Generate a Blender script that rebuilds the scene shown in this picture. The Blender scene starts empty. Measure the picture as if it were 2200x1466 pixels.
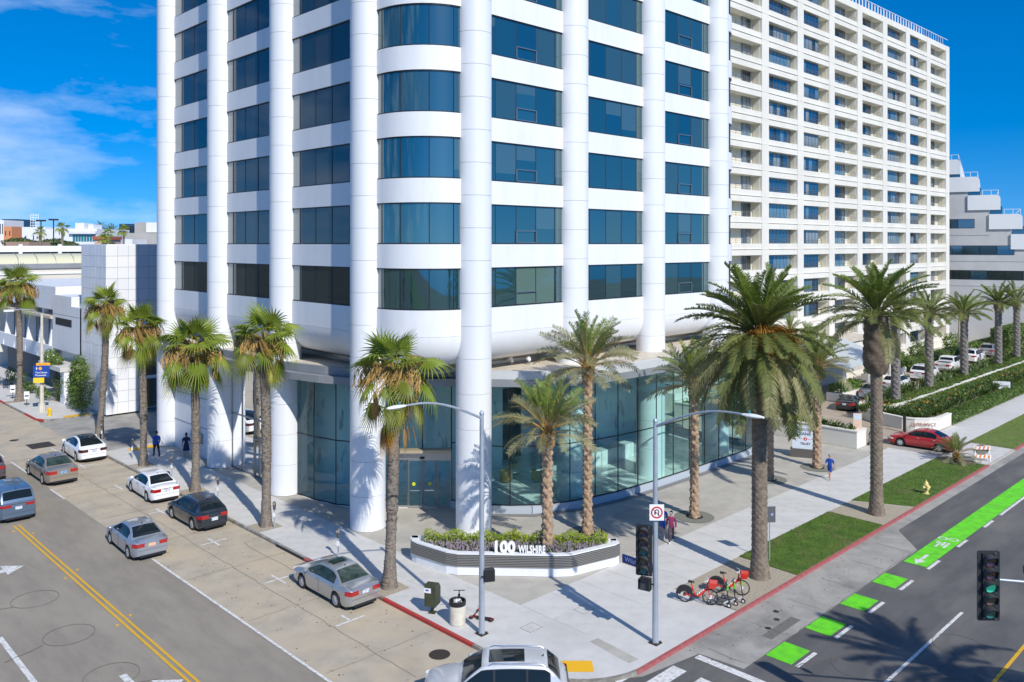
import bpy, math, random
from math import sin, cos, pi, radians, sqrt, atan2, hypot
from mathutils import Vector, Matrix, Euler
random.seed(7)
SC = bpy.context.scene
COL = SC.collection
# ---------------------------------------------------------------- camera
cam_d = bpy.data.cameras.new('camera'); cam = bpy.data.objects.new('camera', cam_d); COL.objects.link(cam)
cam.location = (0, 0, 16); cam.rotation_euler = (pi/2, 0, radians(-44.37))
cam_d.sensor_width = 36; cam_d.lens = 1790/2200*36; cam_d.shift_y = -0.0945
cam_d.clip_start = 0.5; cam_d.clip_end = 6000
SC.camera = cam
# ---------------------------------------------------------------- sky and sun
SUN_EL = radians(39); SUN_DIR = Vector((-0.245*cos(SUN_EL), -0.970*cos(SUN_EL), sin(SUN_EL))).normalized()
wd = bpy.data.worlds.new('World'); SC.world = wd; wd.use_nodes = True
nt = wd.node_tree; nt.nodes.clear(); N = nt.nodes.new; LK = nt.links.new
wo = N('ShaderNodeOutputWorld'); bg = N('ShaderNodeBackground'); sky = N('ShaderNodeTexSky')
sky.sky_type = 'NISHITA'; sky.sun_disc = False; sky.sun_elevation = SUN_EL; sky.sun_rotation = radians(193)
sky.air_density = 1.0; sky.dust_density = 0.2; sky.ozone_density = 3.0; sky.altitude = 50
tc = N('ShaderNodeTexCoord')
vm = N('ShaderNodeVectorMath'); vm.operation = 'ADD'; vm.inputs[1].default_value = (0, 0, 0.16); LK(tc.outputs['Generated'], vm.inputs[0])
vn = N('ShaderNodeVectorMath'); vn.operation = 'NORMALIZE'; LK(vm.outputs[0], vn.inputs[0]); LK(vn.outputs[0], sky.inputs[0])
hs = N('ShaderNodeHueSaturation'); hs.inputs['Saturation'].default_value = 1.55; hs.inputs['Value'].default_value = 0.92; hs.inputs['Hue'].default_value = 0.507; LK(sky.outputs[0], hs.inputs['Color'])
# clouds: stretched noise, denser to the north (left of the street), thin elsewhere
mp = N('ShaderNodeMapping'); mp.inputs['Scale'].default_value = (1, 1, 2.9); mp.inputs['Location'].default_value = (1.3, 0.2, 0.55); LK(tc.outputs['Generated'], mp.inputs[0])
nz = N('ShaderNodeTexNoise'); nz.inputs['Scale'].default_value = 4.6; nz.inputs['Detail'].default_value = 9; nz.inputs['Roughness'].default_value = 0.58; LK(mp.outputs[0], nz.inputs[0])
dt = N('ShaderNodeVectorMath'); dt.operation = 'DOT_PRODUCT'; dt.inputs[1].default_value = (-0.7148, 0.6993, 0.0); LK(tc.outputs['Generated'], dt.inputs[0])
mr0 = N('ShaderNodeMapRange'); mr0.inputs[1].default_value = -0.5; mr0.inputs[2].default_value = 0.45; mr0.inputs[3].default_value = -0.11; mr0.inputs[4].default_value = 0.10; LK(dt.outputs['Value'], mr0.inputs[0])
ad = N('ShaderNodeMath'); ad.operation = 'ADD'; LK(nz.outputs['Fac'], ad.inputs[0]); LK(mr0.outputs[0], ad.inputs[1])
mr = N('ShaderNodeMapRange'); mr.inputs[1].default_value = 0.575; mr.inputs[2].default_value = 0.82; mr.inputs[3].default_value = 0.0; mr.inputs[4].default_value = 0.62; LK(ad.outputs[0], mr.inputs[0])
mx = N('ShaderNodeMix'); mx.data_type = 'RGBA'; LK(mr.outputs[0], mx.inputs[0]); LK(hs.outputs[0], mx.inputs[6]); mx.inputs[7].default_value = (4.2, 5.2, 6.6, 1)
LK(mx.outputs[2], bg.inputs['Color']); bg.inputs['Strength'].default_value = 0.15
LK(bg.outputs[0], wo.inputs['Surface'])
sun_d = bpy.data.lights.new('sun', 'SUN'); sun = bpy.data.objects.new('sun', sun_d); COL.objects.link(sun)
sun_d.energy = 4.0; sun_d.angle = radians(0.55); sun_d.color = (1.0, 0.955, 0.87)
sun.rotation_euler = (-SUN_DIR).to_track_quat('-Z', 'Y').to_euler(); sun.location = (-40, -150, 120)
SC.view_settings.view_transform = 'Standard'; SC.view_settings.look = 'None'
SC.view_settings.exposure = 0.2; SC.view_settings.gamma = 1.0; SC.view_settings.use_curve_mapping = False
SC.cycles.max_bounces = 8; SC.cycles.transparent_max_bounces = 16

# ---------------------------------------------------------------- helpers
FW = Vector((0.6993, 0.7148, 0)); RT = Vector((0.7148, -0.6993, 0))
class MB:
    def __init__(s): s.v = []; s.f = []; s.m = []; s.s = []
    def add(s, vs, fs, mi=0, smooth=False):
        o = len(s.v); s.v += [tuple(p) for p in vs]
        for f in fs: s.f.append([i+o for i in f]); s.m.append(mi); s.s.append(smooth)
        return s
    def box(s, x0, y0, z0, x1, y1, z1, mi=0):
        vs = [(x0,y0,z0),(x1,y0,z0),(x1,y1,z0),(x0,y1,z0),(x0,y0,z1),(x1,y0,z1),(x1,y1,z1),(x0,y1,z1)]
        return s.add(vs, [(0,3,2,1),(4,5,6,7),(0,1,5,4),(1,2,6,5),(2,3,7,6),(3,0,4,7)], mi)
    def bar(s, a, b, w, h, mi=0, up=(0,0,1)):       # rectangular bar from a to b
        a = Vector(a); b = Vector(b); d = (b-a).normalized(); u = Vector(up)
        if abs(d.dot(u)) > .98: u = Vector((1,0,0))
        x = d.cross(u).normalized()*w/2; y = x.cross(d).normalized()*h/2
        vs = [a-x-y, a+x-y, a+x+y, a-x+y, b-x-y, b+x-y, b+x+y, b-x+y]
        return s.add(vs, [(0,3,2,1),(4,5,6,7),(0,1,5,4),(1,2,6,5),(2,3,7,6),(3,0,4,7)], mi)
    def prism(s, poly, z0, z1, mi=0, smooth=False):  # ccw polygon
        n = len(poly); vs = [(p[0],p[1],z0) for p in poly] + [(p[0],p[1],z1) for p in poly]
        s.add(vs, [tuple(range(n-1,-1,-1)), tuple(range(n,2*n))], mi)
        o = len(s.v)-2*n
        for i in range(n):
            j = (i+1) % n; s.f.append([o+i,o+j,o+n+j,o+n+i]); s.m.append(mi); s.s.append(smooth)
        return s
    def extr(s, prof, axis, a, b, mi=0, smooth=False):   # profile (p,q) extruded along an axis: 'x' -> (t,p,q), 'y' -> (p,t,q)
        n = len(prof); g = (lambda t,p,q:(t,p,q)) if axis == 'x' else (lambda t,p,q:(p,t,q))
        vs = [g(a,*p) for p in prof] + [g(b,*p) for p in prof]
        fs = [tuple(range(n-1,-1,-1)), tuple(range(n,2*n))]
        s.add(vs, fs, mi); o = len(s.v)-2*n
        for i in range(n):
            j = (i+1) % n; s.f.append([o+i,o+j,o+n+j,o+n+i]); s.m.append(mi); s.s.append(smooth)
        return s
    def tube(s, pts, r, n=8, mi=0, caps=True, smooth=True):
        pts = [Vector(p) for p in pts]; k = len(pts); rs = r if isinstance(r, (list,tuple)) else [r]*k
        o = len(s.v); ref = None
        for i, p in enumerate(pts):
            d = (pts[min(i+1,k-1)]-pts[max(i-1,0)]).normalized()
            if ref is None: ref = Vector((1,0,0)) if abs(d.x) < .9 else Vector((0,1,0))
            x = (ref - d*ref.dot(d)).normalized(); y = d.cross(x); ref = x
            for j in range(n):
                a = 2*pi*j/n; s.v.append(tuple(p + x*(rs[i]*cos(a)) + y*(rs[i]*sin(a))))
        for i in range(k-1):
            for j in range(n):
                j2 = (j+1) % n; s.f.append([o+i*n+j, o+i*n+j2, o+(i+1)*n+j2, o+(i+1)*n+j]); s.m.append(mi); s.s.append(smooth)
        if caps:
            s.f.append([o+j for j in range(n-1,-1,-1)]); s.m.append(mi); s.s.append(False)
            s.f.append([o+(k-1)*n+j for j in range(n)]); s.m.append(mi); s.s.append(False)
        return s
    def lathe(s, prof, n=16, c=(0,0,0), mi=0, smooth=True, M=None):
        rows = []
        for (r, z) in prof:
            row = [Vector((r*cos(2*pi*j/n), r*sin(2*pi*j/n), z)) for j in range(n)]
            if M: row = [M @ p for p in row]
            rows.append([p+Vector(c) for p in row])
        return s.grid(rows, True, mi, smooth)
    def grid(s, rows, closed=False, mi=0, smooth=True, flip=False):
        o = len(s.v); n = len(rows[0])
        for r in rows: s.v += [tuple(p) for p in r]
        for i in range(len(rows)-1):
            for j in range(n if closed else n-1):
                j2 = (j+1) % n; f = [o+i*n+j, o+i*n+j2, o+(i+1)*n+j2, o+(i+1)*n+j]
                s.f.append(f[::-1] if flip else f); s.m.append(mi); s.s.append(smooth)
        return s
    def xf(s, M):
        s.v = [tuple(M @ Vector(p)) for p in s.v]; return s
    def merge(s, o, M=None):
        return s.add([M @ Vector(p) for p in o.v] if M else o.v, [], 0) if False else s._mg(o, M)
    def _mg(s, o, M):
        k = len(s.v); s.v += [tuple(M @ Vector(p)) for p in o.v] if M else list(o.v)
        s.f += [[i+k for i in f] for f in o.f]; s.m += o.m; s.s += o.s; return s
    def mesh(s, name, mats):
        me = bpy.data.meshes.new(name); me.from_pydata(s.v, [], s.f)
        if not isinstance(mats, (list,tuple)): mats = [mats]
        for m in mats: me.materials.append(m)
        if len(mats) > 1: me.polygons.foreach_set('material_index', s.m)
        if any(s.s):
            me.polygons.foreach_set('use_smooth', s.s)
            me.update(); me.set_sharp_from_angle(angle=radians(38))
        me.update(); return me
    def build(s, name, mats, parent=None, loc=(0,0,0), rz=0):
        return put(name, s.mesh(name, mats), parent, loc, rz)
def put(name, me, parent=None, loc=(0,0,0), rz=0, rot=None, sc=None):
    o = bpy.data.objects.new(name, me); COL.objects.link(o); o.location = loc
    o.rotation_euler = rot if rot is not None else (0,0,rz)
    if sc is not None: o.scale = (sc,sc,sc) if not isinstance(sc,(tuple,list)) else sc
    if parent is not None: o.parent = parent
    return o
def tag(o, label=None, cat=None, group=None, kind=None):
    if label: o['label'] = label
    if cat: o['category'] = cat
    if group: o['group'] = group
    if kind: o['kind'] = kind
    return o
def thing(name, label, cat, loc=(0,0,0), rz=0, group=None):
    o = bpy.data.objects.new(name, None); COL.objects.link(o); o.location = loc; o.rotation_euler = (0,0,rz)
    o.empty_display_size = .2
    return tag(o, label, cat, group)
KIDS = {}
def kids(o): return [c for c in o.children]
def copy_tree(o, parent=None):
    c = o.copy(); COL.objects.link(c)
    if parent is not None: c.parent = parent
    for k in kids(o): copy_tree(k, c)
    return c
def dup(o, loc, rz, label, group=None):
    c = copy_tree(o); c.location = loc; c.rotation_euler = (0,0,rz); c['label'] = label
    if group: c['group'] = group
    return c
def arc(cx, cy, r, a0, a1, n):
    return [(cx+r*cos(radians(a0+(a1-a0)*i/n)), cy+r*sin(radians(a0+(a1-a0)*i/n))) for i in range(n+1)]
def offs(path, d):     # offset polyline to its left by d
    out = []
    for i, p in enumerate(path):
        a = path[max(i-1,0)]; b = path[min(i+1,len(path)-1)]
        t1 = Vector((p[0]-a[0], p[1]-a[1])); t2 = Vector((b[0]-p[0], b[1]-p[1]))
        if t1.length < 1e-6: t1 = t2
        if t2.length < 1e-6: t2 = t1
        t1.normalize(); t2.normalize(); n1 = Vector((-t1.y,t1.x)); n2 = Vector((-t2.y,t2.x)); m = (n1+n2).normalized()
        k = d/max(.4, m.dot(n1)); out.append((p[0]+m.x*k, p[1]+m.y*k))
    return out
def resamp(path, step):
    L = [0]
    for a, b in zip(path, path[1:]): L.append(L[-1]+hypot(b[0]-a[0], b[1]-a[1]))
    n = max(1, round(L[-1]/step)); out = []; j = 0
    for i in range(n+1):
        s = L[-1]*i/n
        while j < len(L)-2 and L[j+1] < s: j += 1
        t = (s-L[j])/max(1e-9, L[j+1]-L[j]); a = path[j]; b = path[j+1]
        out.append((a[0]+(b[0]-a[0])*t, a[1]+(b[1]-a[1])*t))
    return out
def band(mb, path, d0, d1, z0, z1, mi=0, smooth=False):   # solid wall strip following a path, between two left-offsets
    A = offs(path, d0); B = offs(path, d1); n = len(path)
    rows = [[(p[0],p[1],z) for p in P] for P, z in ((A,z0),(A,z1),(B,z1),(B,z0),(A,z0))]
    for i in range(4): mb.grid([rows[i], rows[i+1]], False, mi, smooth, flip=False)
    for k in (0, n-1):
        q = [(A[k][0],A[k][1],z0),(B[k][0],B[k][1],z0),(B[k][0],B[k][1],z1),(A[k][0],A[k][1],z1)]
        mb.add(q, [(0,1,2,3)] if k == 0 else [(3,2,1,0)], mi)
    return mb
def text_mesh(txt, size, depth=0.0, font_scale=1.0, align='CENTER', bold=0.0, name='lettering'):
    c = bpy.data.curves.new(name, 'FONT'); c.body = txt; c.size = size; c.extrude = depth; c.align_x = align; c.align_y = 'CENTER'
    c.offset = bold; c.resolution_u = 3
    o = bpy.data.objects.new('tmp', c); COL.objects.link(o)
    dg = bpy.context.evaluated_depsgraph_get(); me = bpy.data.meshes.new_from_object(o.evaluated_get(dg))
    bpy.data.objects.remove(o); bpy.data.curves.remove(c); me.name = name
    return me
def text(txt, size, m, parent, loc, rot, depth=0.004, align='CENTER', bold=0.0, name='lettering', sc=None):
    me = text_mesh(txt, size, depth, align=align, bold=bold, name=name); me.materials.clear(); me.materials.append(m)
    return put(name, me, parent, loc, 0, rot, sc)
# ---------------------------------------------------------------- materials
MATS = {}
def mat(name, col, rough=.6, metal=0.0, col2=None, scale=3.0, detail=5, lo=.4, hi=.62, bump=0.0, bscale=30.0, ior=None, coat=0.0, spec=None, stretch=None, col3=None, scale3=.4, lo3=.5, hi3=.65, trans=0.0, emit=None):
    m = bpy.data.materials.new(name); m.use_nodes = True; t = m.node_tree; b = t.nodes['Principled BSDF']
    b.inputs['Roughness'].default_value = rough; b.inputs['Metallic'].default_value = metal
    b.inputs['Base Color'].default_value = (*col, 1)
    if ior: b.inputs['IOR'].default_value = ior
    if coat: b.inputs['Coat Weight'].default_value = coat; b.inputs['Coat Roughness'].default_value = .04
    if spec is not None: b.inputs['Specular IOR Level'].default_value = spec
    if emit: b.inputs['Emission Color'].default_value = (*emit[0],1); b.inputs['Emission Strength'].default_value = emit[1]
    if col2 or bump:
        co = t.nodes.new('ShaderNodeTexCoord'); src = co.outputs['Object']
        if stretch:
            mp = t.nodes.new('ShaderNodeMapping'); mp.inputs['Scale'].default_value = stretch; t.links.new(src, mp.inputs[0]); src = mp.outputs[0]
    def noise(sc, det=5):
        n = t.nodes.new('ShaderNodeTexNoise'); n.inputs['Scale'].default_value = sc; n.inputs['Detail'].default_value = det; n.inputs['Roughness'].default_value = .6
        t.links.new(src, n.inputs[0]); return n.outputs['Fac']
    if col2:
        r = t.nodes.new('ShaderNodeMapRange'); r.inputs[1].default_value = lo; r.inputs[2].default_value = hi; t.links.new(noise(scale, detail), r.inputs[0])
        x = t.nodes.new('ShaderNodeMix'); x.data_type = 'RGBA'; x.inputs[6].default_value = (*col,1); x.inputs[7].default_value = (*col2,1); t.links.new(r.outputs[0], x.inputs[0])
        out = x.outputs[2]
        if col3:
            r3 = t.nodes.new('ShaderNodeMapRange'); r3.inputs[1].default_value = lo3; r3.inputs[2].default_value = hi3; t.links.new(noise(scale3, 6), r3.inputs[0])
            x3 = t.nodes.new('ShaderNodeMix'); x3.data_type = 'RGBA'; x3.inputs[7].default_value = (*col3,1); t.links.new(out, x3.inputs[6]); t.links.new(r3.outputs[0], x3.inputs[0]); out = x3.outputs[2]
        t.links.new(out, b.inputs['Base Color'])
    if bump:
        bn = t.nodes.new('ShaderNodeBump'); bn.inputs['Strength'].default_value = bump; bn.inputs['Distance'].default_value = .02
        t.links.new(noise(bscale, 4), bn.inputs['Height']); t.links.new(bn.outputs[0], b.inputs['Normal'])
    MATS[name] = m; return m
def glass_mat(name, tint=(.72,.88,.86), ior=1.5, gl=(1,1,1), rough=0.0, tmix=0.0, body=(.02,.05,.05)):
    m = bpy.data.materials.new(name); m.use_nodes = True; t = m.node_tree; t.nodes.clear()
    o = t.nodes.new('ShaderNodeOutputMaterial'); tr = t.nodes.new('ShaderNodeBsdfTransparent'); tr.inputs[0].default_value = (*tint,1)
    g = t.nodes.new('ShaderNodeBsdfGlossy'); g.inputs['Color'].default_value = (*gl,1); g.inputs['Roughness'].default_value = rough
    fr = t.nodes.new('ShaderNodeFresnel'); fr.inputs[0].default_value = ior; x = t.nodes.new('ShaderNodeMixShader')
    t.links.new(fr.outputs[0], x.inputs[0]); t.links.new(g.outputs[0], x.inputs[2])
    if tmix > 0:
        d = t.nodes.new('ShaderNodeBsdfDiffuse'); d.inputs[0].default_value = (*body,1); y = t.nodes.new('ShaderNodeMixShader'); y.inputs[0].default_value = tmix
        t.links.new(tr.outputs[0], y.inputs[1]); t.links.new(d.outputs[0], y.inputs[2]); t.links.new(y.outputs[0], x.inputs[1])
    else: t.links.new(tr.outputs[0], x.inputs[1])
    t.links.new(x.outputs[0], o.inputs[0]); MATS[name] = m; return m
# stone, paint, ground
M_white = mat('white_stucco', (.77,.78,.79), .55, col2=(.70,.72,.74), scale=1.3, lo=.42, hi=.75, stretch=(1,1,.22))
M_colm = mat('white_column_cladding', (.78,.79,.80), .42, col2=(.72,.74,.76), scale=.7, stretch=(1,1,.15))
M_joint = mat('joint_shadow_gap', (.25,.26,.27), .8)
M_mull = mat('dark_bronze_frame', (.035,.038,.04), .4, .5)
M_mull2 = mat('silver_frame', (.32,.34,.35), .35, .8)
M_grey = mat('grey_metal_panel', (.30,.32,.34), .45, .2, col2=(.26,.28,.30), scale=.6)
M_cream = mat('cream_roof_membrane', (.62,.55,.45), .8, col2=(.50,.44,.36), scale=.8)
M_conc = mat('sidewalk_concrete', (.61,.595,.56), .85, col2=(.55,.535,.505), scale=1.2, bump=.15, bscale=60, col3=(.50,.485,.455), scale3=.28, lo3=.52, hi3=.72)
M_conc2 = mat('sidewalk_concrete_worn', (.585,.57,.535), .85, col2=(.52,.505,.475), scale=1.5, bump=.15, bscale=60)
M_agg = mat('plaza_aggregate_concrete', (.48,.45,.39), .85, col2=(.42,.395,.345), scale=.9, bump=.2, bscale=90, col3=(.38,.355,.31), scale3=.35)
M_curb = mat('curb_concrete', (.33,.31,.27), .85, col2=(.20,.185,.16), scale=2.2, bump=.2)
M_redcurb = mat('red_curb_paint', (.48,.045,.035), .7, col2=(.36,.05,.045), scale=2.5, hi=.7, bump=.1)
M_redcurb2 = mat('faded_red_curb_paint', (.38,.085,.085), .75, col2=(.34,.16,.15), scale=4, lo=.45, hi=.7, bump=.1)
M_asph = mat('asphalt', (.29,.255,.203), .9, col2=(.255,.226,.182), scale=2.3, bump=.25, bscale=110, stretch=(1,.3,1), col3=(.33,.293,.232), scale3=.45, lo3=.48, hi3=.68)
M_asph2 = mat('dark_asphalt', (.118,.115,.110), .9, col2=(.095,.093,.09), scale=1.2, bump=.25, bscale=110, stretch=(.3,1,1), col3=(.165,.156,.14), scale3=.45, lo3=.5, hi3=.7)
M_pconc = mat('parking_lane_concrete', (.48,.415,.315), .9, col2=(.38,.33,.255), scale=.75, lo=.38, hi=.66, bump=.25, bscale=80, col3=(.52,.43,.30), scale3=.32, lo3=.46, hi3=.68)
M_gconc = mat('gutter_lane_concrete', (.38,.36,.32), .9, col2=(.31,.295,.262), scale=.9, bump=.25, bscale=80, col3=(.22,.21,.19), scale3=.3, lo3=.5, hi3=.66)
M_gran = mat('decomposed_granite', (.43,.37,.28), .95, col2=(.33,.285,.215), scale=9, bump=.5, bscale=60)
M_wpaint = mat('white_road_paint', (.72,.71,.68), .75, col2=(.46,.44,.40), scale=7, lo=.46, hi=.66)
M_ypaint = mat('yellow_road_paint', (.70,.40,.025), .75, col2=(.52,.31,.05), scale=5, lo=.55, hi=.75)
M_gpaint = mat('green_lane_paint', (.145,.70,.012), .75, col2=(.105,.44,.03), scale=2.2, lo=.42, hi=.74, col3=(.12,.55,.02), scale3=.5)
M_pad = mat('yellow_tactile_pad', (.86,.46,.01), .6, bump=.3, bscale=60)
M_dark = mat('dark_interior', (.02,.022,.024), .8)
M_drive = mat('hotel_drive_paving', (.42,.35,.27), .85, col2=(.35,.29,.225), scale=.7, bump=.15)
M_seal = mat('tar_sealant', (.16,.145,.122), .8)
M_saw = mat('saw_joint', (.27,.235,.185), .9)
M_iron = mat('cast_iron', (.07,.055,.045), .6, .5, bump=.3, bscale=80)
M_black = mat('black_plastic', (.018,.018,.02), .45)
M_rubber = mat('rubber', (.017,.017,.018), .8)
M_chrome = mat('bright_metal', (.75,.76,.78), .18, 1.0)
M_galv = mat('galvanized_pole', (.42,.47,.53), .45, .35, col2=(.36,.41,.47), scale=2)
M_wmet = mat('white_metal', (.78,.79,.79), .4)
M_city = mat('city_ground', (.13,.13,.105), .95, col2=(.07,.085,.05), scale=.08)
M_dirt = mat('bare_ground', (.2,.17,.12), .95, col2=(.14,.12,.08), scale=2)
# ================================================================ GROUND, ROADS, PAVEMENTS
K = 16.12/16.0; RZ = -0.12
def sheet(name, poly, z, m, kind='structure', parent=None):
    mb = MB(); mb.add([(p[0],p[1],z) for p in poly], [tuple(range(len(poly)))])
    o = mb.build(name, m, parent)
    if kind and parent is None: o['kind'] = kind
    return o
def rect(x0,y0,x1,y1): return [(x0,y0),(x1,y0),(x1,y1),(x0,y1)]
mb = MB(); mb.add([(-3000,-3000,-.2),(3000,-3000,-.2),(3000,3000,-.2),(-3000,3000,-.2)], [(0,1,2,3)]); g = mb.build('ground', M_city); g['kind'] = 'structure'
M_ocean = mat('ocean_water', (.01,.05,.09), .12)
M_grass = mat('lawn_grass', (.095,.17,.017), .9, col2=(.06,.12,.012), scale=1.3, bump=.6, bscale=45, col3=(.135,.15,.04), scale3=.8, lo3=.5, hi3=.72)
M_grass2 = mat('sunny_lawn_grass', (.15,.205,.034), .9, col2=(.105,.165,.026), scale=1.6, bump=.6, bscale=45, col3=(.15,.17,.05), scale3=.5, lo3=.5, hi3=.7)  # lighter copy of the lawn green, sunshine put into the colour
sheet('park_lawn', rect(-400,-70,400,-14), -.1, M_grass)
sheet('ocean', rect(-3000,-3000,3000,-160), -.15, M_ocean)
sheet('road', rect(-6,-13,22.2,400), -.132, M_asph)
sheet('road', [(19,-13),(400,-13),(400,19.05),(27,19.05),(22.3,22.6),(19,24)], -.128, M_asph2)
sheet('parking_lane', [(16.65,26.0),(18.0,24.6),(19.3,23.2),(20.8,22.0),(22.2,21.8),(22.2,68.4),(22.2,300),(16.65,300)], -.124, M_pconc)
sheet('intersection_concrete', rect(-6,69.5,16.65,300), -.124, M_pconc)
sheet('gutter_lane', [(22.1,22.3),(23.2,20.2),(25.2,18.8),(28.2,18.3),(28.4,16.45),(46,16.45),(48.4,18.35),(160,18.35),(160,19.1),(25.6,19.1),(23.3,20.3),(22.25,22.5)], -.120, M_gconc)
sheet('alley', rect(22.0,68.4,44,83.6), -.118, M_gconc)
# sidewalk blocks (solid, kerb height above the road)
corner_arc = arc(25.65,22.5,3.5,180,270,10)
blk = corner_arc + [(170,19.0),(170,68.5),(24.0,68.5)] + [(22.9,68.1),(22.15,66.8)]
SW = MB().prism(blk, -.3, -.02).build('sidewalk', M_agg); SW['kind'] = 'structure'
blk2 = [(22.15,85.2),(22.6,84.1),(24.0,83.6),(60,83.6),(60,300),(22.15,300)]
SW2 = MB().prism(blk2, -.3, 0.0).build('sidewalk', M_conc); SW2['kind'] = 'structure'
# bright paving slabs, each a piece
def slab_mesh(w, l, m):
    e = .008; b = MB()
    b.box(e,e,-.015,w-e,l-e,0.0); return b.mesh('paving_slab', m)
_sl = {}
def slab(u, v, w, l):
    k = (round(w,2), round(l,2), random.random() < .2)
    if k not in _sl: _sl[k] = slab_mesh(w, l, M_conc2 if k[2] else M_conc)
    put('paving_slab', _sl[k], SW, (u,v,random.uniform(-.002,.002)))
w1 = (26.1-22.3)/2
for i in range(22):
    for j in range(2): slab(22.3+j*w1, 26.15+i*1.9, w1, 1.9)
w2 = (26.15-22.4)/2
for i in range(21):
    for j in range(2): slab(26.1+i*1.95, 22.4+j*w2, 1.95, w2)
# corner apron and kerb-side strips
inner = arc(25.65,22.5,3.35,180,270,10)
MB().prism([(22.3,26.142)]+inner+[(32.4,19.15),(32.4,22.392),(26.092,22.392),(26.092,26.142)], -.015, 0.0).build('corner_slab', M_conc, SW)
MB().prism(rect(66.9,19.15,73.3,22.392), -.015, 0.003).build('driveway_apron', M_conc2, SW)
MB().prism(rect(67.05,22.4,73.2,26.15), -.015, 0.001).build('driveway_apron', M_gconc, SW)
for i in range(25): slab(73.3+i*3.2, 22.4, 3.2, 2.9)
mb = MB(); mb.prism([(66.6,26.2),(73.6,26.2),(76.5,32.6),(170,32.6),(170,44.5),(60,44.5),(60,40),(66.6,40)], -.015, .004); mb.build('hotel_drive', M_drive, SW)
# kerbs
def curb(name, path, m, top=.006):
    b = MB(); band(b, path, 0.0, .15, -.2, top); o = b.build(name, m); o['kind'] = 'structure'; return o
curb('curb', [(22.14,66.8),(22.14,31.0)][::-1][::-1], M_curb)
curb('red_curb', [(22.13,31.0),(22.13,24.9)], M_redcurb, .012)
curb('curb', [(22.14,24.9)] + arc(25.65,22.5,3.51,180,262,12), M_curb)
curb('red_curb', arc(25.65,22.5,3.52,262,270,3)+[(40,18.98),(67,18.98)], M_redcurb2, .012)
curb('red_curb', [(73.5,18.98),(110,18.98)], M_redcurb2, .012)
curb('curb', [(110,18.98),(170,18.98)], M_curb)
curb('curb', [(22.13,140),(22.13,100)], M_curb); curb('red_curb', [(22.13,100),(22.13,95.5)], M_redcurb, .012)
curb('curb', [(22.13,95.5),(22.13,88.6)], M_curb); curb('red_curb', [(22.13,88.6),(22.13,85.2),(22.6,84.1)], M_redcurb, .012)
curb('curb', [(22.6,84.1),(24,83.58),(27,83.58)], M_curb)
# storm drain opening in the kerb and its lid
MB().box(22.08,37.6,-.118,22.16,40.6,-.015).build('storm_drain_slot', M_dark, None)['kind'] = 'structure'
MB().box(22.06,36.9,-.12,22.3,37.7,.012).build('storm_drain_end', M_redcurb2, None)['kind'] = 'structure'
# tree pits / granite / lawns
sheet('granite_bed', [(32.5,19.15),(38.0,19.15),(38.15,22.38),(32.5,22.38)], .004, M_gran)
sheet('granite_bed', [(48.3,19.15),(52.9,19.15),(51.4,22.38),(48.4,22.38)], .004, M_gran)
def lawn(poly, m, blades, h=.045):
    o = MB().prism(poly, -.02, .03).build('lawn', m); o['kind'] = 'structure'
    xs = [p[0] for p in poly]; ys = [p[1] for p in poly]; b = MB(); rng = random.Random(3)
    def inside(x,y):
        c = False; n = len(poly)
        for i in range(n):
            x1,y1 = poly[i]; x2,y2 = poly[i-1]
            if (y1>y) != (y2>y) and x < (x2-x1)*(y-y1)/(y2-y1)+x1: c = not c
        return c
    k = 0
    while k < blades:
        x = rng.uniform(min(xs),max(xs)); y = rng.uniform(min(ys),max(ys))
        if not inside(x,y): continue
        a = rng.uniform(0,pi); w = .018; hh = h*rng.uniform(.5,1.5); lx = rng.uniform(-.03,.03); ly = rng.uniform(-.03,.03)
        b.v += [(x-w*cos(a),y-w*sin(a),.028),(x+w*cos(a),y+w*sin(a),.028),(x+lx,y+ly,.03+hh)]
        b.f.append([len(b.v)-3,len(b.v)-2,len(b.v)-1]); b.m.append(0); b.s.append(False); k += 1
    o2 = b.build('grass', m); o2['kind'] = 'stuff'
lawn([(38.05,19.15),(48.25,19.15),(48.38,22.38),(38.2,22.38)], M_grass, 9000)
lawn([(53.1,19.15),(66.7,19.15),(66.5,22.38),(51.6,22.38)], M_grass, 9000)
lawn([(73.6,19.15),(140,19.15),(140,22.38),(73.6,22.38)], M_grass2, 14000)
MB().prism(arc(66.4,21.0,1.25,0,360,20)[:-1], .0, .035).build('soil_patch', M_dirt)['kind'] = 'structure'
for v in (31.8,43.6,53.0,61.8,73.2,95.9):
    MB().prism(rect(22.32,v-.75,23.75,v+.75), -.01, .005).build('tree_pit', M_gran)['kind'] = 'structure'
# ---------------------------------------------------------------- road markings (paint sheets)
PZ = -.112
def mark(poly, m, name, z=PZ):
    return sheet(name, [(p[0]*K, p[1]*K) for p in poly], z, m)
def line(a, b, w, m, name):
    d = Vector((b[0]-a[0], b[1]-a[1])).normalized(); n = Vector((-d.y,d.x))*w/2
    mark([(a[0]-n.x,a[1]-n.y),(b[0]-n.x,b[1]-n.y),(b[0]+n.x,b[1]+n.y),(a[0]+n.x,a[1]+n.y)], m, name)
line((12.86,16),(12.86,53.6),.11,M_ypaint,'yellow_centre_line'); line((13.1,16),(13.1,53.6),.11,M_ypaint,'yellow_centre_line')
line((16.54,26.0),(16.54,43.0),.12,M_wpaint,'white_lane_line')
for a, b in ((46.8,49.5),(57,60.0),(65.2,69.5),(71.5,78)): line((16.5,a),(16.5,b),.13,M_wpaint,'white_lane_line')
line((8.8,20),(8.8,38.8),.2,M_wpaint,'white_lane_line')
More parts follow.
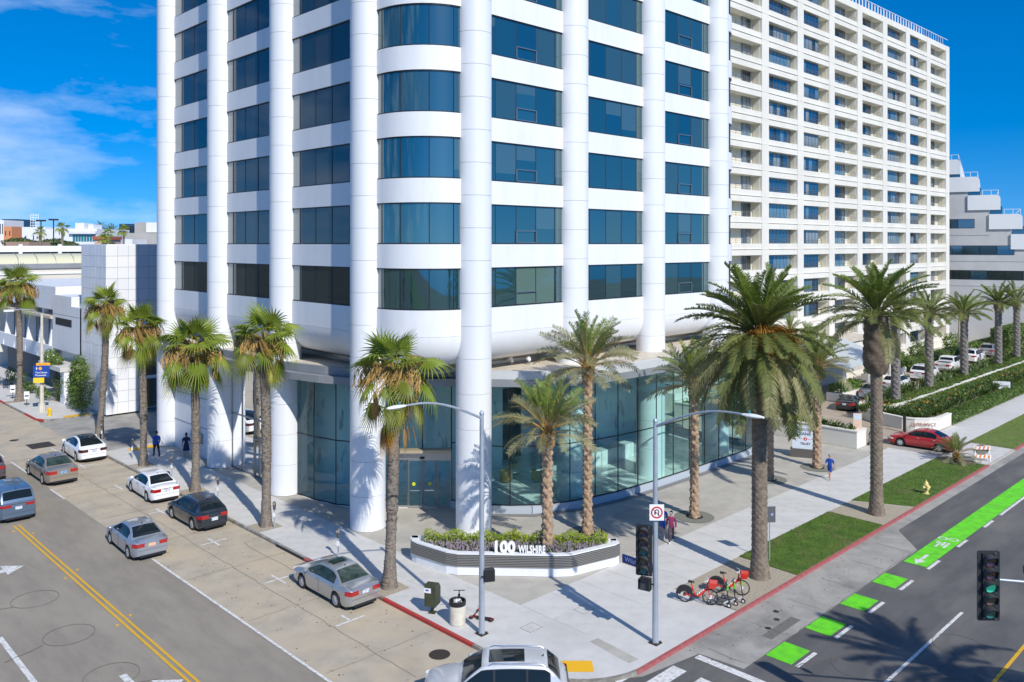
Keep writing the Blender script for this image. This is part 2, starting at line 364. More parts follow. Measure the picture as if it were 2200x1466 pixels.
for i, v in enumerate((30.1,36.24,43.2,50.4,57.3,64.6,71.2)):
    b = MB(); z = PZ; u = 19.85*K; v *= K
    b.add([(u-.72,v-.06,z),(u+.72,v-.06,z),(u+.72,v+.06,z),(u-.72,v+.06,z)], [(0,1,2,3)])
    lo = -.06 if v < 31 else -.75
    b.add([(u-.06,v+.06,z+.001),(u+.06,v+.06,z+.001),(u+.06,v+.75,z+.001),(u-.06,v+.75,z+.001)], [(0,1,2,3)])
    if i: b.add([(u-.06,v-.75,z+.001),(u+.06,v-.75,z+.001),(u+.06,v-.06,z+.001),(u-.06,v-.06,z+.001)], [(0,1,2,3)])
    b.build('parking_mark', M_wpaint)['kind'] = 'structure'
def arrow(cx, cy, ang, s, m, turn=False):
    sh = [(-1.5,-.1),(.3,-.1),(.3,-.42),(1.5,0),(.3,.42),(.3,.1),(-1.5,.1)]
    if turn: sh = [(-1.5,-.12),(.55,-.12),(.55,.55),(.95,.55),(.25,1.35),(-.45,.55),(.1,.55),(.1,.12),(-1.5,.12)][::1]
    c, q = cos(ang), sin(ang); mark([(cx+s*(x*c-y*q), cy+s*(x*q+y*c)) for x,y in sh], m, 'lane_arrow')
arrow(10.15,46.9,radians(-90),1.1,M_wpaint,True); arrow(11.3,30.6,radians(-90),1.1,M_wpaint,True)
# right street
line((31.0,12.2),(39.3,12.2),.13,M_wpaint,'white_lane_line'); line((50,12.2),(62,12.2),.13,M_wpaint,'white_lane_line')
line((26,9.45),(120,9.45),.13,M_ypaint,'yellow_centre_line')
line((27.75,18.1),(27.75,7.6),.36,M_wpaint,'stop_line')
for i in range(8): mark(rect(24.0,18.95-i*1.22,26.5,19.55-i*1.22), M_wpaint, 'crosswalk_bar')
mark(rect(43.5,15.12,130,16.24), M_gpaint, 'green_bike_lane')
for u0 in (29.75,33.05,36.35,39.8):
    mark(rect(u0,15.22,u0+1.55,16.3), M_gpaint, 'green_bike_dash')
for u0, w in ((29.75,1.55),(33.05,1.55),(36.35,1.55),(39.8,1.55),(43.3,1.6),(47.6,1.5),(52,1.6),(55,70)):
    mark(rect(u0,14.92,u0+w,15.08), M_wpaint, 'white_lane_line')
WZ = PZ+.004
def wmark(poly): sheet('bike_symbol', [(p[0]*K,p[1]*K) for p in poly], WZ, M_wpaint)
wmark([(43.6,15.7),(44.3,15.42),(44.3,15.62),(45.3,15.62),(45.3,15.78),(44.3,15.78),(44.3,15.98)])
for cx_, cy in ((48.6,15.5),(48.45,16.0)):
    b = MB(); O = arc(cx_,cy,.25,0,360,20); I = arc(cx_,cy,.17,0,360,20)
    for k in range(20): b.add([(p[0]*K,p[1]*K,WZ) for p in (O[k],O[k+1],I[k+1],I[k])], [(0,1,2,3)])
    b.build('bike_symbol', M_wpaint)['kind'] = 'structure'
for a in ((46.9,15.42,47.9,15.55),(47.2,15.62,47.9,15.75),(46.8,15.80,47.7,15.92),(47.5,15.96,47.9,16.06)): wmark(rect(*a))
# worn marks, patches, covers
def disc(name, u, v, r, z, m, n=20, K2=K):
    MB().add([(p[0]*K2,p[1]*K2,z) for p in arc(u,v,r,0,360,n)[:-1]], [tuple(range(n))]).build(name, m)['kind'] = 'structure'
disc('manhole_cover', 20.7,25.2,.42,PZ,M_iron)
for u,v in ((33.6,17.9),(32.9,17.5),(31.9,17.35)): disc('utility_cap', u,v,.13,PZ,M_iron)
disc('manhole_cover', 18.5,77,.35,PZ,M_iron)
mark(rect(18.7,72.6,20.4,74.6), M_iron, 'steel_road_plate'); mark(rect(31.1,16.75,33.6,17.2), mat('road_patch',(.16,.15,.13),.9), 'road_patch')
def loop(u, v, r):
    b = MB(); O = arc(u,v,r+.012,0,360,40); I = arc(u,v,r-.012,0,360,40)
    for k in range(40): b.add([(p[0]*K,p[1]*K,PZ) for p in (O[k],O[k+1],I[k+1],I[k])], [(0,1,2,3)])
    b.build('detector_loop', M_seal)['kind'] = 'structure'
for u, v in ((10.9,41.9),(10.9,37.1),(11.0,32.5),(31.5,13.4),(36.0,11.3),(31,10.6)): loop(u,v,.95)
def crack(pts, w=.035, m=None):
    b = MB(); P = [(p[0]*K,p[1]*K) for p in resamp(pts,.5)]; P = [(x+random.uniform(-.05,.05), y+random.uniform(-.05,.05)) for x,y in P]
    A = offs(P,w/2); B = offs(P,-w/2)
    for i in range(len(P)-1): b.add([(*B[i],PZ),(*B[i+1],PZ),(*A[i+1],PZ),(*A[i],PZ)], [(0,1,2,3)])
    b.build('tar_line', m or M_seal)['kind'] = 'structure'
crack([(9.9,41.6),(8.2,42.4),(6,44)]); crack([(9.9,36.8),(9,36.5),(8.4,36.3)]); crack([(11,31.6),(12.2,31)])
crack([(31.5,14.4),(30,15),(28.6,15.2)]); crack([(28.8,16.3),(46,16.4)],.03); crack([(31.2,12.4),(33.5,10.2)]); crack([(19.0,24.5),(19.0,68)],.03,M_saw)
crack([(22.0,42),(20.9,41.9),(20.9,36),(21.5,33)],.03,M_saw)
for k in range(13): crack([(16.7,27+k*6.1),(22.0,27+k*6.1)],.03,M_saw)
for k in range(6): crack([(28.6+k*3.3,16.5),(28.6+k*3.3,18.2)],.02)
for u,v in ((12.6,52.6),(13.3,51.5),(12.6,43.5),(13.35,44.2),(12.6,36.6),(13.35,37.2)):
    MB().box(u*K-.06,v*K-.06,RZ,u*K+.06,v*K+.06,RZ+.025).build('road_stud', M_ypaint)['kind'] = 'structure'
# loose debris and gum spots on the worn concrete
b = MB(); rng = random.Random(5)
for k in range(420):
    if k < 300: u, v = rng.uniform(16.8,22), rng.uniform(24,62)
    else: u, v = rng.uniform(28,45), rng.uniform(16.6,18.8)
    s = rng.uniform(.015,.05); a = rng.uniform(0,pi)
    b.add([(u+s*cos(a+q)*rng.uniform(.6,1.2), v+s*sin(a+q)*rng.uniform(.6,1.2), PZ+.002) for q in (0,1.57,3.14,4.71)], [(0,1,2,3)])
o = b.build('leaf_litter', mat('dry_leaf_litter',(.06,.045,.03),.9)); o['kind'] = 'stuff'
# pads, vaults
def pad(poly): sheet('tactile_pad', poly, .006, M_pad)
c = Vector((23.85,20.85)); f = Vector((.7148,-.6993)); n = Vector((.6993,.7148))
pad([(c+f*a*.6+n*b_*.42)[:] for a,b_ in ((-1,-1),(1,-1),(1,1),(-1,1))])
pad(rect(24.3,82.2+1.5,26.5,84.6)); pad(rect(24.0,66.6,26.2,67.6))
for u,v in ((24.9,24.3),(27.8,23.9)):
    b = MB(); b.box(u-.35,v-.28,-.01,u+.35,v+.28,.006); b.build('utility_vault_lid', M_conc2, SW)
    b = MB(); [b.box(*q) for q in ((u-.38,v-.31,-.01,u-.355,v+.31,.004),(u+.355,v-.31,-.01,u+.38,v+.31,.004),(u-.355,v-.31,-.01,u+.355,v-.285,.004),(u-.355,v+.285,-.01,u+.355,v+.31,.004))]; b.build('utility_vault_rim', M_curb, SW)
MB().add([(25.45,19.6,.007),(25.95,19.55,.007),(26.15,21.75,.007),(25.7,21.8,.007)], [(0,1,2,3)]).build('concrete_patch', M_agg, SW)
MB().box(22.75,36.2,-.01,23.4,37.2,.006).build('utility_vault_lid', M_curb, SW)
# ================================================================ OFFICE TOWER
def glass_tower(name, base, ior=2.7, rough=.02):
    m = mat(name, base, rough, ior=ior); m.node_tree.nodes['Principled BSDF'].inputs['Specular Tint'].default_value = (.80,1,.96,1); return m
M_tg = [glass_tower('tower_glass_a', (.010,.042,.056)), glass_tower('tower_glass_b', (.018,.056,.068), 2.9), glass_tower('tower_glass_c', (.006,.028,.042), 3.0), glass_tower('tower_glass_d', (.03,.066,.074), 2.4)]
M_tbl2 = glass_tower('half_drawn_blind_glass', (.05,.095,.11), 2.5)
M_tgl = [mat('tower_glass_left_a', (.028,.038,.038), .03, ior=1.75), mat('tower_glass_left_b', (.045,.055,.052), .03, ior=1.7)]
M_tcur = mat('curtained_glass', (.40,.42,.39), .03, ior=1.7, col2=(.30,.33,.31), scale=3, stretch=(6,6,.1))
M_tblind = mat('blind_behind_glass', (.10,.17,.15), .04, ior=1.8)
M_lobby = glass_mat('lobby_glass', (.76,.975,.955), 1.42, tmix=.05, body=(.18,.48,.47))
M_marble = mat('white_marble', (.80,.81,.80), .18, col2=(.42,.46,.47), scale=1.1, detail=9, lo=.50, hi=.72, stretch=(1,1,.5))
M_marblew = mat('veined_marble_wall', (.74,.77,.76), .2, col2=(.32,.36,.38), scale=.9, detail=10, lo=.56, hi=.66, stretch=(1.6,1.6,.5))
M_plinth = mat('blue_grey_plinth', (.42,.47,.52), .5)
M_peb = mat('dark_pebbles', (.13,.13,.13), .9, col2=(.30,.30,.30), scale=22, bump=1.0, bscale=40)
M_wood = mat('lobby_wood', (.18,.10,.045), .4, col2=(.12,.065,.03), scale=6)
TW = thing('office_tower', 'white office tower with round columns and rounded corner bay above a glass lobby', 'office building', (0,0,0))
HF = 3.6; ZB = lambda k: 16+HF*k; WH = 2.28; KS = range(-1, 7); ZTOP = 16+HF*7
U0, V0 = 27.1, 34.65
arcL = arc(28.1, 67.9, 1.0, 90, 180, 6); arcC = arc(30.45, 38.0, 3.35, 180, 270, 10); arcR = arc(57.1, 38.0, 3.35, 270, 360, 8)
BAYS = [arcL+[(U0,67.1)], [(U0,67.1),(U0,57.9)], [(U0,57.9),(U0,48.75)], [(U0,48.75),(U0,39.5)],
        [(U0,39.5)]+arcC+[(31.0,V0)], [(31.0,V0),(39.3,V0)], [(39.3,V0),(47.5,V0)], [(47.5,V0),(55.8,V0)], [(55.8,V0)]+arcR+[(60.45,66)]]
COLS = [(27.2,67.1),(27.2,57.9),(27.2,48.75),(27.2,39.5),(31.0,34.75),(39.3,34.75),(47.5,34.75),(55.8,34.75)]
CAPS = .985
# columns built of stacked cladding drums
def drum(h):
    b = MB(); r = 1.0; n = 40; prof = [(r-.03,0),(r-.006,0.001),(r,.008),(r,h-.008),(r-.006,h-.001),(r-.03,h)]
    return b.lathe(prof, n).mesh('column_drum', M_colm)
DR = drum(1.8-.014); DRL = drum(1.94-.014)
for ci, (u, v) in enumerate(COLS):
    c = MB().lathe([(.972,0),(.972,ZTOP)], 32).build('column', M_joint, TW, (u,v,0))
    z = 0.0
    for i in range(5): put('column_drum', DRL, c, (0,0,z), ci*1.3); z += 1.94
    z = 9.7
    while z < ZTOP-.5: put('column_drum', DR, c, (0,0,z), ci*1.3); z += 1.8
def poly_at(p, z): return [(q[0],q[1],z) for q in p]
rng = random.Random(11)
def window(path, zb, npane, bay, k):
    """one ribbon window between two columns: frame with mullions, panes as pieces"""
    inset = .10; P = offs(path, inset); R = resamp(P, hypot(path[0][0]-path[-1][0], path[0][1]-path[-1][1])/npane if len(path) == 2 else 99) if len(path) == 2 else None
    fr = MB(); band(fr, path, .04, .16, zb, zb+.07); band(fr, path, .04, .16, zb+WH-.07, zb+WH)
    if R is None:
        fine = resamp(P, .28); n = len(fine)-1; cuts = [round(n*i/npane) for i in range(npane+1)]; R = [fine[c] for c in cuts]; segs = [fine[cuts[i]:cuts[i+1]+1] for i in range(npane)]
    else: segs = [[R[i],R[i+1]] for i in range(npane)]
    for p in R[1:-1]: fr.lathe([(.035,zb+.07),(.035,zb+WH-.07)], 4, (p[0],p[1],0), 0, False)
    w = fr.build('window', M_mull, TW)
    for i, sg in enumerate(segs):
        b = MB(); tl = rng.uniform(-.006,.006); z0, z1 = zb+.07, zb+WH-.07
        rows = [[(p[0]+tl,p[1]+tl,z0) for p in sg], [(p[0],p[1],z1) for p in sg]]
        b.grid(rows, False, 0, True)
        left = bay in (1,2,3)
        if left and i == 0: m = M_tcur
        elif bay == 4 and i == 0 and k < 3: m = M_tcur
        elif k == -1 and bay in (5,) and i in (1,2,3,4) and rng.random() < .75: m = M_tblind
        else: m = M_tg[rng.choice((0,0,1,2,3))] if not left else M_tgl[rng.random() < .4]
        if not left and m in M_tg and rng.random() < .17:
            h = z1-(z1-z0)*rng.choice((.25,.4,.6,.8)); b = MB(); b.grid([[(p[0]+tl,p[1]+tl,z0) for p in sg],[(p[0]+tl*.5,p[1]+tl*.5,h) for p in sg]], False, 0, True); b.grid([[(p[0]+tl*.5,p[1]+tl*.5,h) for p in sg],[(p[0],p[1],z1) for p in sg]], False, 1, True)
            b.build('pane', [m, M_tbl2], w); continue
        b.build('pane', m, w)
    if bay in (5,7) and len(path) == 2:          # opening hopper sash low in the middle pane
        a, c = R[2], R[3]; q = MB(); z1 = zb+.78
        q.bar((*a,zb+.1),(*a,z1),.06,.08); q.bar((*c,zb+.1),(*c,z1),.06,.08); q.bar((*a,z1),(*c,z1),.08,.06); q.bar((*a,zb+.1),(*c,zb+.1),.08,.05)
        q.xf(Matrix.Translation((0,-.05,0))); q.build('hopper_sash', M_mull2, w)
for bay, path in enumerate(BAYS):
    np_ = 5 if bay not in (0,1,8) else (4 if bay != 8 else 14)
    for k in KS:
        zb = ZB(k)
        window(path, zb, np_, bay, k)
        b = MB(); band(b, path, 0, .35, zb+WH, zb+HF if k < 6 else ZTOP, 0, True); b.build('spandrel_panel', M_white, TW)
    # rounded lower spandrel curling in under the building
    b = MB(); fine = path if len(path) > 2 else resamp(path, 1.5); zb = ZB(-1)
    rows = [poly_at(offs(fine, .35), zb), poly_at(fine, zb)] + [poly_at(fine, 10.95)]
    b.grid(rows, False, 0, False)
    R_ = 1.74; rows = []
    for i in range(13):
        a = radians(90*i/12); rows.append(poly_at(offs(fine, R_*(1-cos(a))*.95), 10.94-R_*sin(a)))
    b.grid(rows, False, 0, True)
    b.build('curved_base_panel', M_white, TW)
whole = []
for p in BAYS:
    for q in p:
        if not whole or hypot(whole[-1][0]-q[0], whole[-1][1]-q[1]) > .05: whole.append(q)
corep = offs(whole, 1.5)
MB().prism([(p[0],p[1]) for p in corep]+[(59,67)], 9.2, 9.3).build('soffit', M_white, TW)
MB().prism([(p[0],p[1]) for p in offs(whole,.5)]+[(59,66)], ZTOP-.3, ZTOP).build('roof', M_white, TW)
# solid dark filler added behind the glass so that no light crosses the tower
MB().prism([(p[0],p[1]) for p in offs(whole,.37)]+[(59,66)], 10.96, ZTOP-.31).build('core', M_dark, TW)
rec = offs(whole, 2.3)
b = MB(); band(b, rec[8:], 0, .3, 8.6, 9.2); b.build('recess_wall', mat('bounce_tinted_recess_wall',(.56,.50,.41),.7), TW)  # tan tone is bounced light from the cream roof, put into the wall colour
b = MB(); band(b, rec[8:], -.14, -.02, 8.75, 8.93); b.build('recess_rail', M_mull2, TW)
# ---------------------------------------------------------------- podium canopy
CAN = [(25.9,66.6),(25.9,60),(25.9,52),(25.9,48.6),(26.1,46.2),(26.6,43.8),(27.35,41.8),(28.6,40.1),(30.2,38.5),(31.8,37.1),(33.0,35.6),(34.2,34.2),(35.6,33.0),(37.3,32.15),(39.5,31.8),(42.3,31.7),(50,31.7),(57.6,31.75),(59.0,32.1),(60.0,33.0),(60.3,34.5),(60.3,46)]
b = MB(); band(b, CAN, 0, .25, 7.7, 8.12, 0, False); b.build('canopy_fascia', M_grey, TW)
M_can2 = mat('pale_canopy_panel', (.60,.62,.63), .45, .1, col2=(.55,.57,.58), scale=.6)
b = MB(); band(b, CAN[10:], -.015, .24, 8.135, 8.62, 0, False); b.build('canopy_fascia', M_can2, TW)
b = MB(); band(b, CAN[:11], .55, .8, 8.13, 8.6, 0, False); b.build('canopy_fascia', M_grey, TW)
i2 = offs(CAN, .2)
MB().prism(i2[::1]+[(58,46),(58,62),(38,66.6)], 8.0, 8.11).build('canopy_deck', M_grey, TW)
i3 = offs(CAN, .25)[10:]
MB().prism([(31.6,38.4)]+i3+[(58,46),(45,52),(33,45)], 8.5, 8.6).build('podium_roof', M_cream, TW)
i4 = offs(CAN, .7)[:11]
MB().prism(i4+[(36,44),(36,66.6)], 8.45, 8.58).build('podium_roof', M_cream, TW)
for p, q in ((CAN[i], CAN[i+1]) for i in (4,6,8,11,12,13,14)):   # panel joints of the fascia
    pass
for (u,v) in ((35.6,36.4),(36.6,35.9)):      # uplights standing on the podium roof
    f = thing('floodlight', 'small grey floodlight on the podium roof beside the round column' if u < 36 else 'small grey floodlight on the podium roof, right of its twin', 'floodlight', (u,v,8.6))
    MB().tube([(0,0,0),(0,0,.22)], .03, 8).build('stem', M_mull2, f); MB().tube([(0,-.05,.22),(.02,.14,.42)], [.09,.16], 10).build('lamp_head', M_wmet, f)
# ---------------------------------------------------------------- lobby glazing
LG = [(27.5,47.9),(27.55,46.6),(27.85,44.95),(28.4,43.1),(30.25,41.2)]
LD = [(30.25,41.2),(32.8,38.8)]
LR = [(32.8,38.8),(33.7,36.5),(35.5,34.6),(38.4,33.35),(41.5,32.85),(44.7,32.65),(50.2,32.6),(57.4,32.65),(58.7,33.1),(59.4,34.2),(59.5,36),(59.5,44)]
def curtain(path, step, zs, sm=True, plinth=None):
    P = resamp(path, step); par = thing_part = MB()
    for p in P: par.lathe([(.035,zs[0]),(.035,zs[-1])], 6, (p[0],p[1],0), 0, False)
    for z in zs: 
        for a, c in zip(P, P[1:]): par.bar((*a,z),(*c,z),.06,.06)
    fr = par.build('lobby_frame', M_mull, TW)
    for i in range(len(P)-1):
        for j in range(len(zs)-1):
            a, c = P[i], P[i+1]; e = .04
            MB().add([(*a,zs[j]+e),(*c,zs[j]+e),(*c,zs[j+1]-e),(*a,zs[j+1]-e)], [(0,1,2,3)]).build('pane', M_lobby, fr)
    return fr
curtain(LG, 1.75, [.03,3.95,7.68]); curtain(LR, 1.9, [.45,3.95,7.68])
b = MB(); band(b, LR[2:], -.12, .2, -.02, .42); b.build('plinth', M_plinth, TW)
b = MB(); band(b, LR[:3], -.1, .2, -.02, .42); b.build('plinth', M_plinth, TW)
MB().prism(offs(LR[2:9],-.13)+offs(LR[2:9],-.75)[::-1], -.02, -.005)
b = MB(); A = offs(LR[1:9],-.14); B = offs(LR[1:9],-.62)
b.grid([poly_at(B,-.006), poly_at(A,-.006)], False, 0, False); b.build('pebble_strip', M_peb, SW)
# entrance: upper panes, lintel, sliding doors
P = resamp(LD, 1.75); b = MB()
for p in P: b.lathe([(.04,3.6),(.04,7.68)], 6, (p[0],p[1],0), 0, False)
for a, c in zip(P,P[1:]): b.bar((*a,7.66),(*c,7.66),.07,.07)
fr = b.build('lobby_frame', M_mull, TW)
for a, c in zip(P,P[1:]): MB().add([(*a,3.62),(*c,3.62),(*c,7.62),(*a,7.62)], [(0,1,2,3)]).build('pane', M_lobby, fr)
M_bronze = mat('champagne_metal', (.52,.43,.29), .35, .3); M_steel = mat('brushed_steel', (.50,.50,.48), .32, .8)
b = MB(); band(b, LD, -.55, .1, 3.42, 3.6); b.build('door_canopy', M_bronze, TW)
b = MB(); band(b, LD, -.12, .1, 2.95, 3.41); b.build('door_header', M_steel, TW)
MB().box(-.14,-.06,-.06,.14,.06,.06).build('door_sensor', M_black, TW, (31.42,39.9,3.05), radians(-43))
P = resamp(LD, .88)
for i, (a, c) in enumerate(zip(P,P[1:])):
    b = MB(); e = (0.03 if i % 2 else -.03); a3 = Vector((*a,0)); c3 = Vector((*c,0)); n = Vector((-.686,-.728,0))*e
    a3 += n; c3 += n; d = (c3-a3).normalized()*.03
    b.bar(a3+d+Vector((0,0,.02)), a3+d+Vector((0,0,2.94)), .05,.05); b.bar(c3-d+Vector((0,0,.02)), c3-d+Vector((0,0,2.94)), .05,.05)
    b.bar(a3+Vector((0,0,.07)), c3+Vector((0,0,.07)), .05,.12); b.bar(a3+Vector((0,0,2.9)), c3+Vector((0,0,2.9)), .05,.08)
    f = b.build('door', M_steel, TW)
    MB().add([tuple(a3+Vector((0,0,.13))), tuple(c3+Vector((0,0,.13))), tuple(c3+Vector((0,0,2.86))), tuple(a3+Vector((0,0,2.86)))], [(0,1,2,3)]).build('pane', M_lobby, f)
    if i in (1,2):
        mid = (a3*.6+c3*.4) if i == 1 else (a3*.5+c3*.5)
        MB().tube([mid+Vector((-.02,-.02,1.45)), mid+Vector((-.035,-.036,1.45))], .11, 14).build('door_decal', mat('lime_decal',(.55,.6,.02),.5), f)
        MB().bar(a3*.85+c3*.15+Vector((-.03,-.03,1.05)), a3*.2+c3*.8+Vector((-.03,-.03,1.05)), .03,.04).build('push_bar', M_chrome, f)
# lobby interior
MB().prism(LG[::1]+LR+[(59.5,46),(45,60),(29,60),(28,48)], -.019, .012).build('lobby_floor', M_marble, TW)
WL = [(28.6,60),(28.6,50.5),(31.0,47.6),(36.2,43.4),(41.5,43.4),(41.5,44.9),(46.2,44.9),(46.2,43.2),(58.8,43.2),(58.8,60)]
b = MB(); band(b, WL, 0, .4, 0, 7.98); b.build('lobby_wall', M_marblew, TW)
MB().prism([(p[0],p[1]) for p in offs(WL,.1)], 7.5, 7.95).build('lobby_ceiling_core', M_white, TW)
MB().box(42.6,44.6,.02,44.6,44.88,5.2).build('dark_lobby_panel', M_dark, TW)
MB().box(44.5,38.5,.02,50.5,39.4,1.05).build('reception_desk', M_marble, TW)
# ---------------------------------------------------------------- ground floor along the side street
b = MB(); b.box(27.15,58.6,-.02,27.6,66.4,7.7); 
wl = b.build('side_wall', M_white, TW)
MB().box(27.11,58.75,.9,27.16,59.25,7.6).build('narrow_window', M_tg[0], TW)
for z in (2.2,4.4,6.6): MB().box(27.12,59.4,z,27.155,66.2,z+.03).build('wall_joint', M_joint, TW)
MB().box(27.06,60.9,1.0,27.16,61.4,1.75).build('wall_vent', M_mull2, TW)
b = MB()
for v in (49.7,51.6,53.5,55.4,56.95): b.box(27.5,v-.04,0,27.6,v+.04,7.7)
for z in (.05,3.9,7.6): b.box(27.5,49.7,z-.05,27.6,56.95,z+.05)
fr = b.build('lobby_frame', M_mull2, TW)
for v0, v1 in ((49.74,51.56),(51.64,53.46),(53.54,55.36),(55.44,56.91)):
    for z0, z1 in ((.1,3.85),(3.95,7.55)): MB().add([(27.55,v0,z0),(27.55,v1,z0),(27.55,v1,z1),(27.55,v0,z1)], [(0,1,2,3)]).build('pane', M_lobby, fr)
MB().box(28.2,56.95,-.01,34,57.2,7.7).build('lobby_wall', M_white, TW)
b = MB(); b.box(27.3,50.9,0,27.42,50.98,2.7); b.box(27.3,53.2,0,27.42,53.28,2.7); b.box(27.3,50.9,2.62,27.42,53.28,2.7); b.box(27.3,52.03,0,27.42,52.1,2.62); b.build('door_frame', M_mull2, TW)
MB().prism([(26.0,66.5),(26.0,48.2),(27.5,48.2),(27.5,66.5)], 7.62, 7.69).build('canopy_soffit', M_white, TW)
# back volume closing the podium
MB().box(29.2,61,0,58,68.4,7.95).build('podium_block', M_white, TW)
MB().prism(arc(28.2,67.9,1.0,90,180,8)+[(27.2,66.41),(30.4,66.41)], 0, 7.7).build('side_wall', M_white, TW)
# ================================================================ OTHER BUILDINGS
def at(px, Z): L = (px-1100)/1790*Z; return (Z*.6993+L*.7148, Z*.7148-L*.6993)
def hz(py, Z): return 16-(py-525)*Z/1790
M_hot = mat('hotel_white_concrete', (.76,.73,.65), .7, col2=(.70,.67,.60), scale=.35)
M_hotin = mat('hotel_cream_wall', (.66,.625,.51), .75)
M_hg = [mat('hotel_glass_blue', (.012,.05,.10), .03, ior=2.6), mat('hotel_glass_dark', (.02,.03,.035), .04, ior=1.8), mat('hotel_glass_curtain', (.30,.33,.33), .05, ior=1.9, col2=(.14,.17,.19), scale=5, stretch=(4,4,.1)), mat('hotel_glass_pale', (.10,.20,.28), .03, ior=2.4)]
M_rail = mat('bronze_rail', (.22,.21,.19), .4, .4)
HT = thing('hotel', 'tall white hotel with a grid of recessed balconies', 'hotel', (75.8,46,0))
PW, PITCH, Z0, FP, OH = 1.5, 8.2, 16.07, 2.88, 1.62
FL = range(-5, 11); TOP = 47.3; HL = 8*PITCH
for i in range(9):
    x = i*PITCH; MB().box(x-PW/2, .0, 0, x+PW/2, 2.9, TOP-.02 if i < 8 else TOP-.02).build('pier', M_hot, HT)
for k in FL:
    zt = Z0+FP*k; zb = Z0+FP*(k-1)+OH if k > -5 else 0
    b = MB(); b.box(-9,.06,zb,HL+.7,3.0,zt-.0); b.box(-9,-.02,zt-.62,HL+.76,.06,zt-.56); b.build('balcony_slab', M_hot, HT)
MB().box(-9,.06,Z0+FP*10+OH,HL+.76,3.0,TOP).build('parapet', M_hot, HT)
MB().box(-9,3.0,0,HL+.76,16,TOP-.4).build('hotel_body', M_hot, HT)
b = MB()
for i in range(8): b.box(i*PITCH+PW/2, 1.25, Z0-5*FP, (i+1)*PITCH-PW/2, 2.98, Z0+10*FP+OH)
b.build('balcony_back_wall', M_hotin, HT)
b = MB()
for i in range(8):
    b.box((i+1)*PITCH-PW/2-.03, .35, Z0-5*FP, (i+1)*PITCH-PW/2, 1.25, Z0+10*FP+OH); b.box(i*PITCH+PW/2, .35, Z0-5*FP, i*PITCH+PW/2+.03, 1.25, Z0+10*FP+OH)
b.build('balcony_side_wall', M_hotin, HT)
OPW = PITCH-PW
specs = {0:(4.5,1.7,1.15,2), 1:(.6,5.6,.7,7), 2:(.5,4.1,.45,5), 3:(2.5,2.9,1.15,3), 4:(2.7,2.6,1.15,3), 5:(1.4,4.7,.75,6), 6:(.7,3.6,.45,4), 7:(3.3,1.6,1.15,2)}
fme, pme = {}, {}
rng = random.Random(21)
for i, (x0, w, d, n) in specs.items():
    fm = MB(); e = .05
    for j in range(n+1): fm.box(j*w/n-e/2, -.04, 0, j*w/n+e/2, .04, OH)
    fm.box(0,-.04,0,w,.04,.06); fm.box(0,-.04,OH-.1,w,.04,OH)
    fme[i] = fm.mesh('window', M_mull2)
    bx = MB(); bx.box(-.06,.05,0,w+.06,1.25-d+.0,OH) if d < 1 else None
    fme[(i,'b')] = bx.mesh('bay_box', M_hotin) if d < 1 else None
    pm = MB(); pm.add([(.03,0,.06),(w/n-.03,0,.06),(w/n-.03,0,OH-.1),(.03,0,OH-.1)], [(0,1,2,3)])
    for q in range(4): pme[(i,q)] = pm.mesh('pane', M_hg[q])
rl = MB(); rl.box(0,-.02,.0,OPW,.02,.04)
rl = MB()
for z in (.12,.36,.56): rl.box(0,-.012,z,4.6,.012,z+.03)
for x in (0,1.15,2.3,3.45,4.57): rl.box(x,-.015,0,x+.03,.015,.59)
rme = rl.mesh('railing', M_rail)
for k in range(-5, 11):
    z = Z0+FP*k
    for i, (x0, w, d, n) in specs.items():
        bx = i*PITCH+PW/2
        wo_ = put('window', fme[i], HT, (bx+x0, d, z))
        if fme[(i,'b')]: put('bay_box', fme[(i,'b')], HT, (bx+x0, d, z))
        base = 0 if i in (1,2,5,6) else 1
        r = rng.random(); q0 = base if r < .55 else (3 if r < .75 else 2)
        for j in range(n):
            q = q0 if rng.random() < .75 else rng.choice((0,1,2,3))
            put('pane', pme[(i,q)], wo_, (j*w/n, -.015, 0))
        put('railing', rme, HT, (bx+(1.6 if i in (3,4) else .3), .12, z))
b = MB()
for x in range(0, int(HL), 1):
    if x > 24: b.box(x, .2, TOP, x+.05, .25, TOP+1.15); 
    if 24 < x < 56: b.box(x-.02, .24, TOP, x+.30, .27, TOP+(1.2 if x % 2 else .95))
b.box(24,.19,TOP+1.1,HL+.6,.26,TOP+1.16)
b.build('roof_railing', M_wmet, HT)
# hotel entrance block with sloping ribbed canopy
EN = thing('hotel_entrance', 'low hotel entrance with a pale ribbed sloping canopy', 'entrance', (82,39.5,0))
MB().box(0,3.2,0,22,6.3,4.4).build('wall', M_hot, EN); MB().box(0,2.9,4.4,22.2,6.4,4.75).build('roof', M_cream, EN)
rb = MB().bar((2,-2.5,3.2),(2,3.2,5.0),.1,.1).mesh('canopy_rib', M_wmet)
cn = MB(); cn.add([(2,-2.5,3.15),(14,-2.5,3.15),(14,3.2,4.95),(2,3.2,4.95)], [(0,1,2,3)]); cno = cn.build('canopy', mat('pale_canopy_glass', (.45,.52,.50), .3), EN)
for i in range(25): put('canopy_rib', rb, cno, (i*.48,0,.04))
MB().box(1.9,-2.7,2.9,14.1,-2.45,3.2).build('fascia_beam', M_cream, EN)
for x in (2.2,8,13.7): MB().box(x,-2.3,0,x+.25,-2.05,3.0).build('post', M_hot, EN)
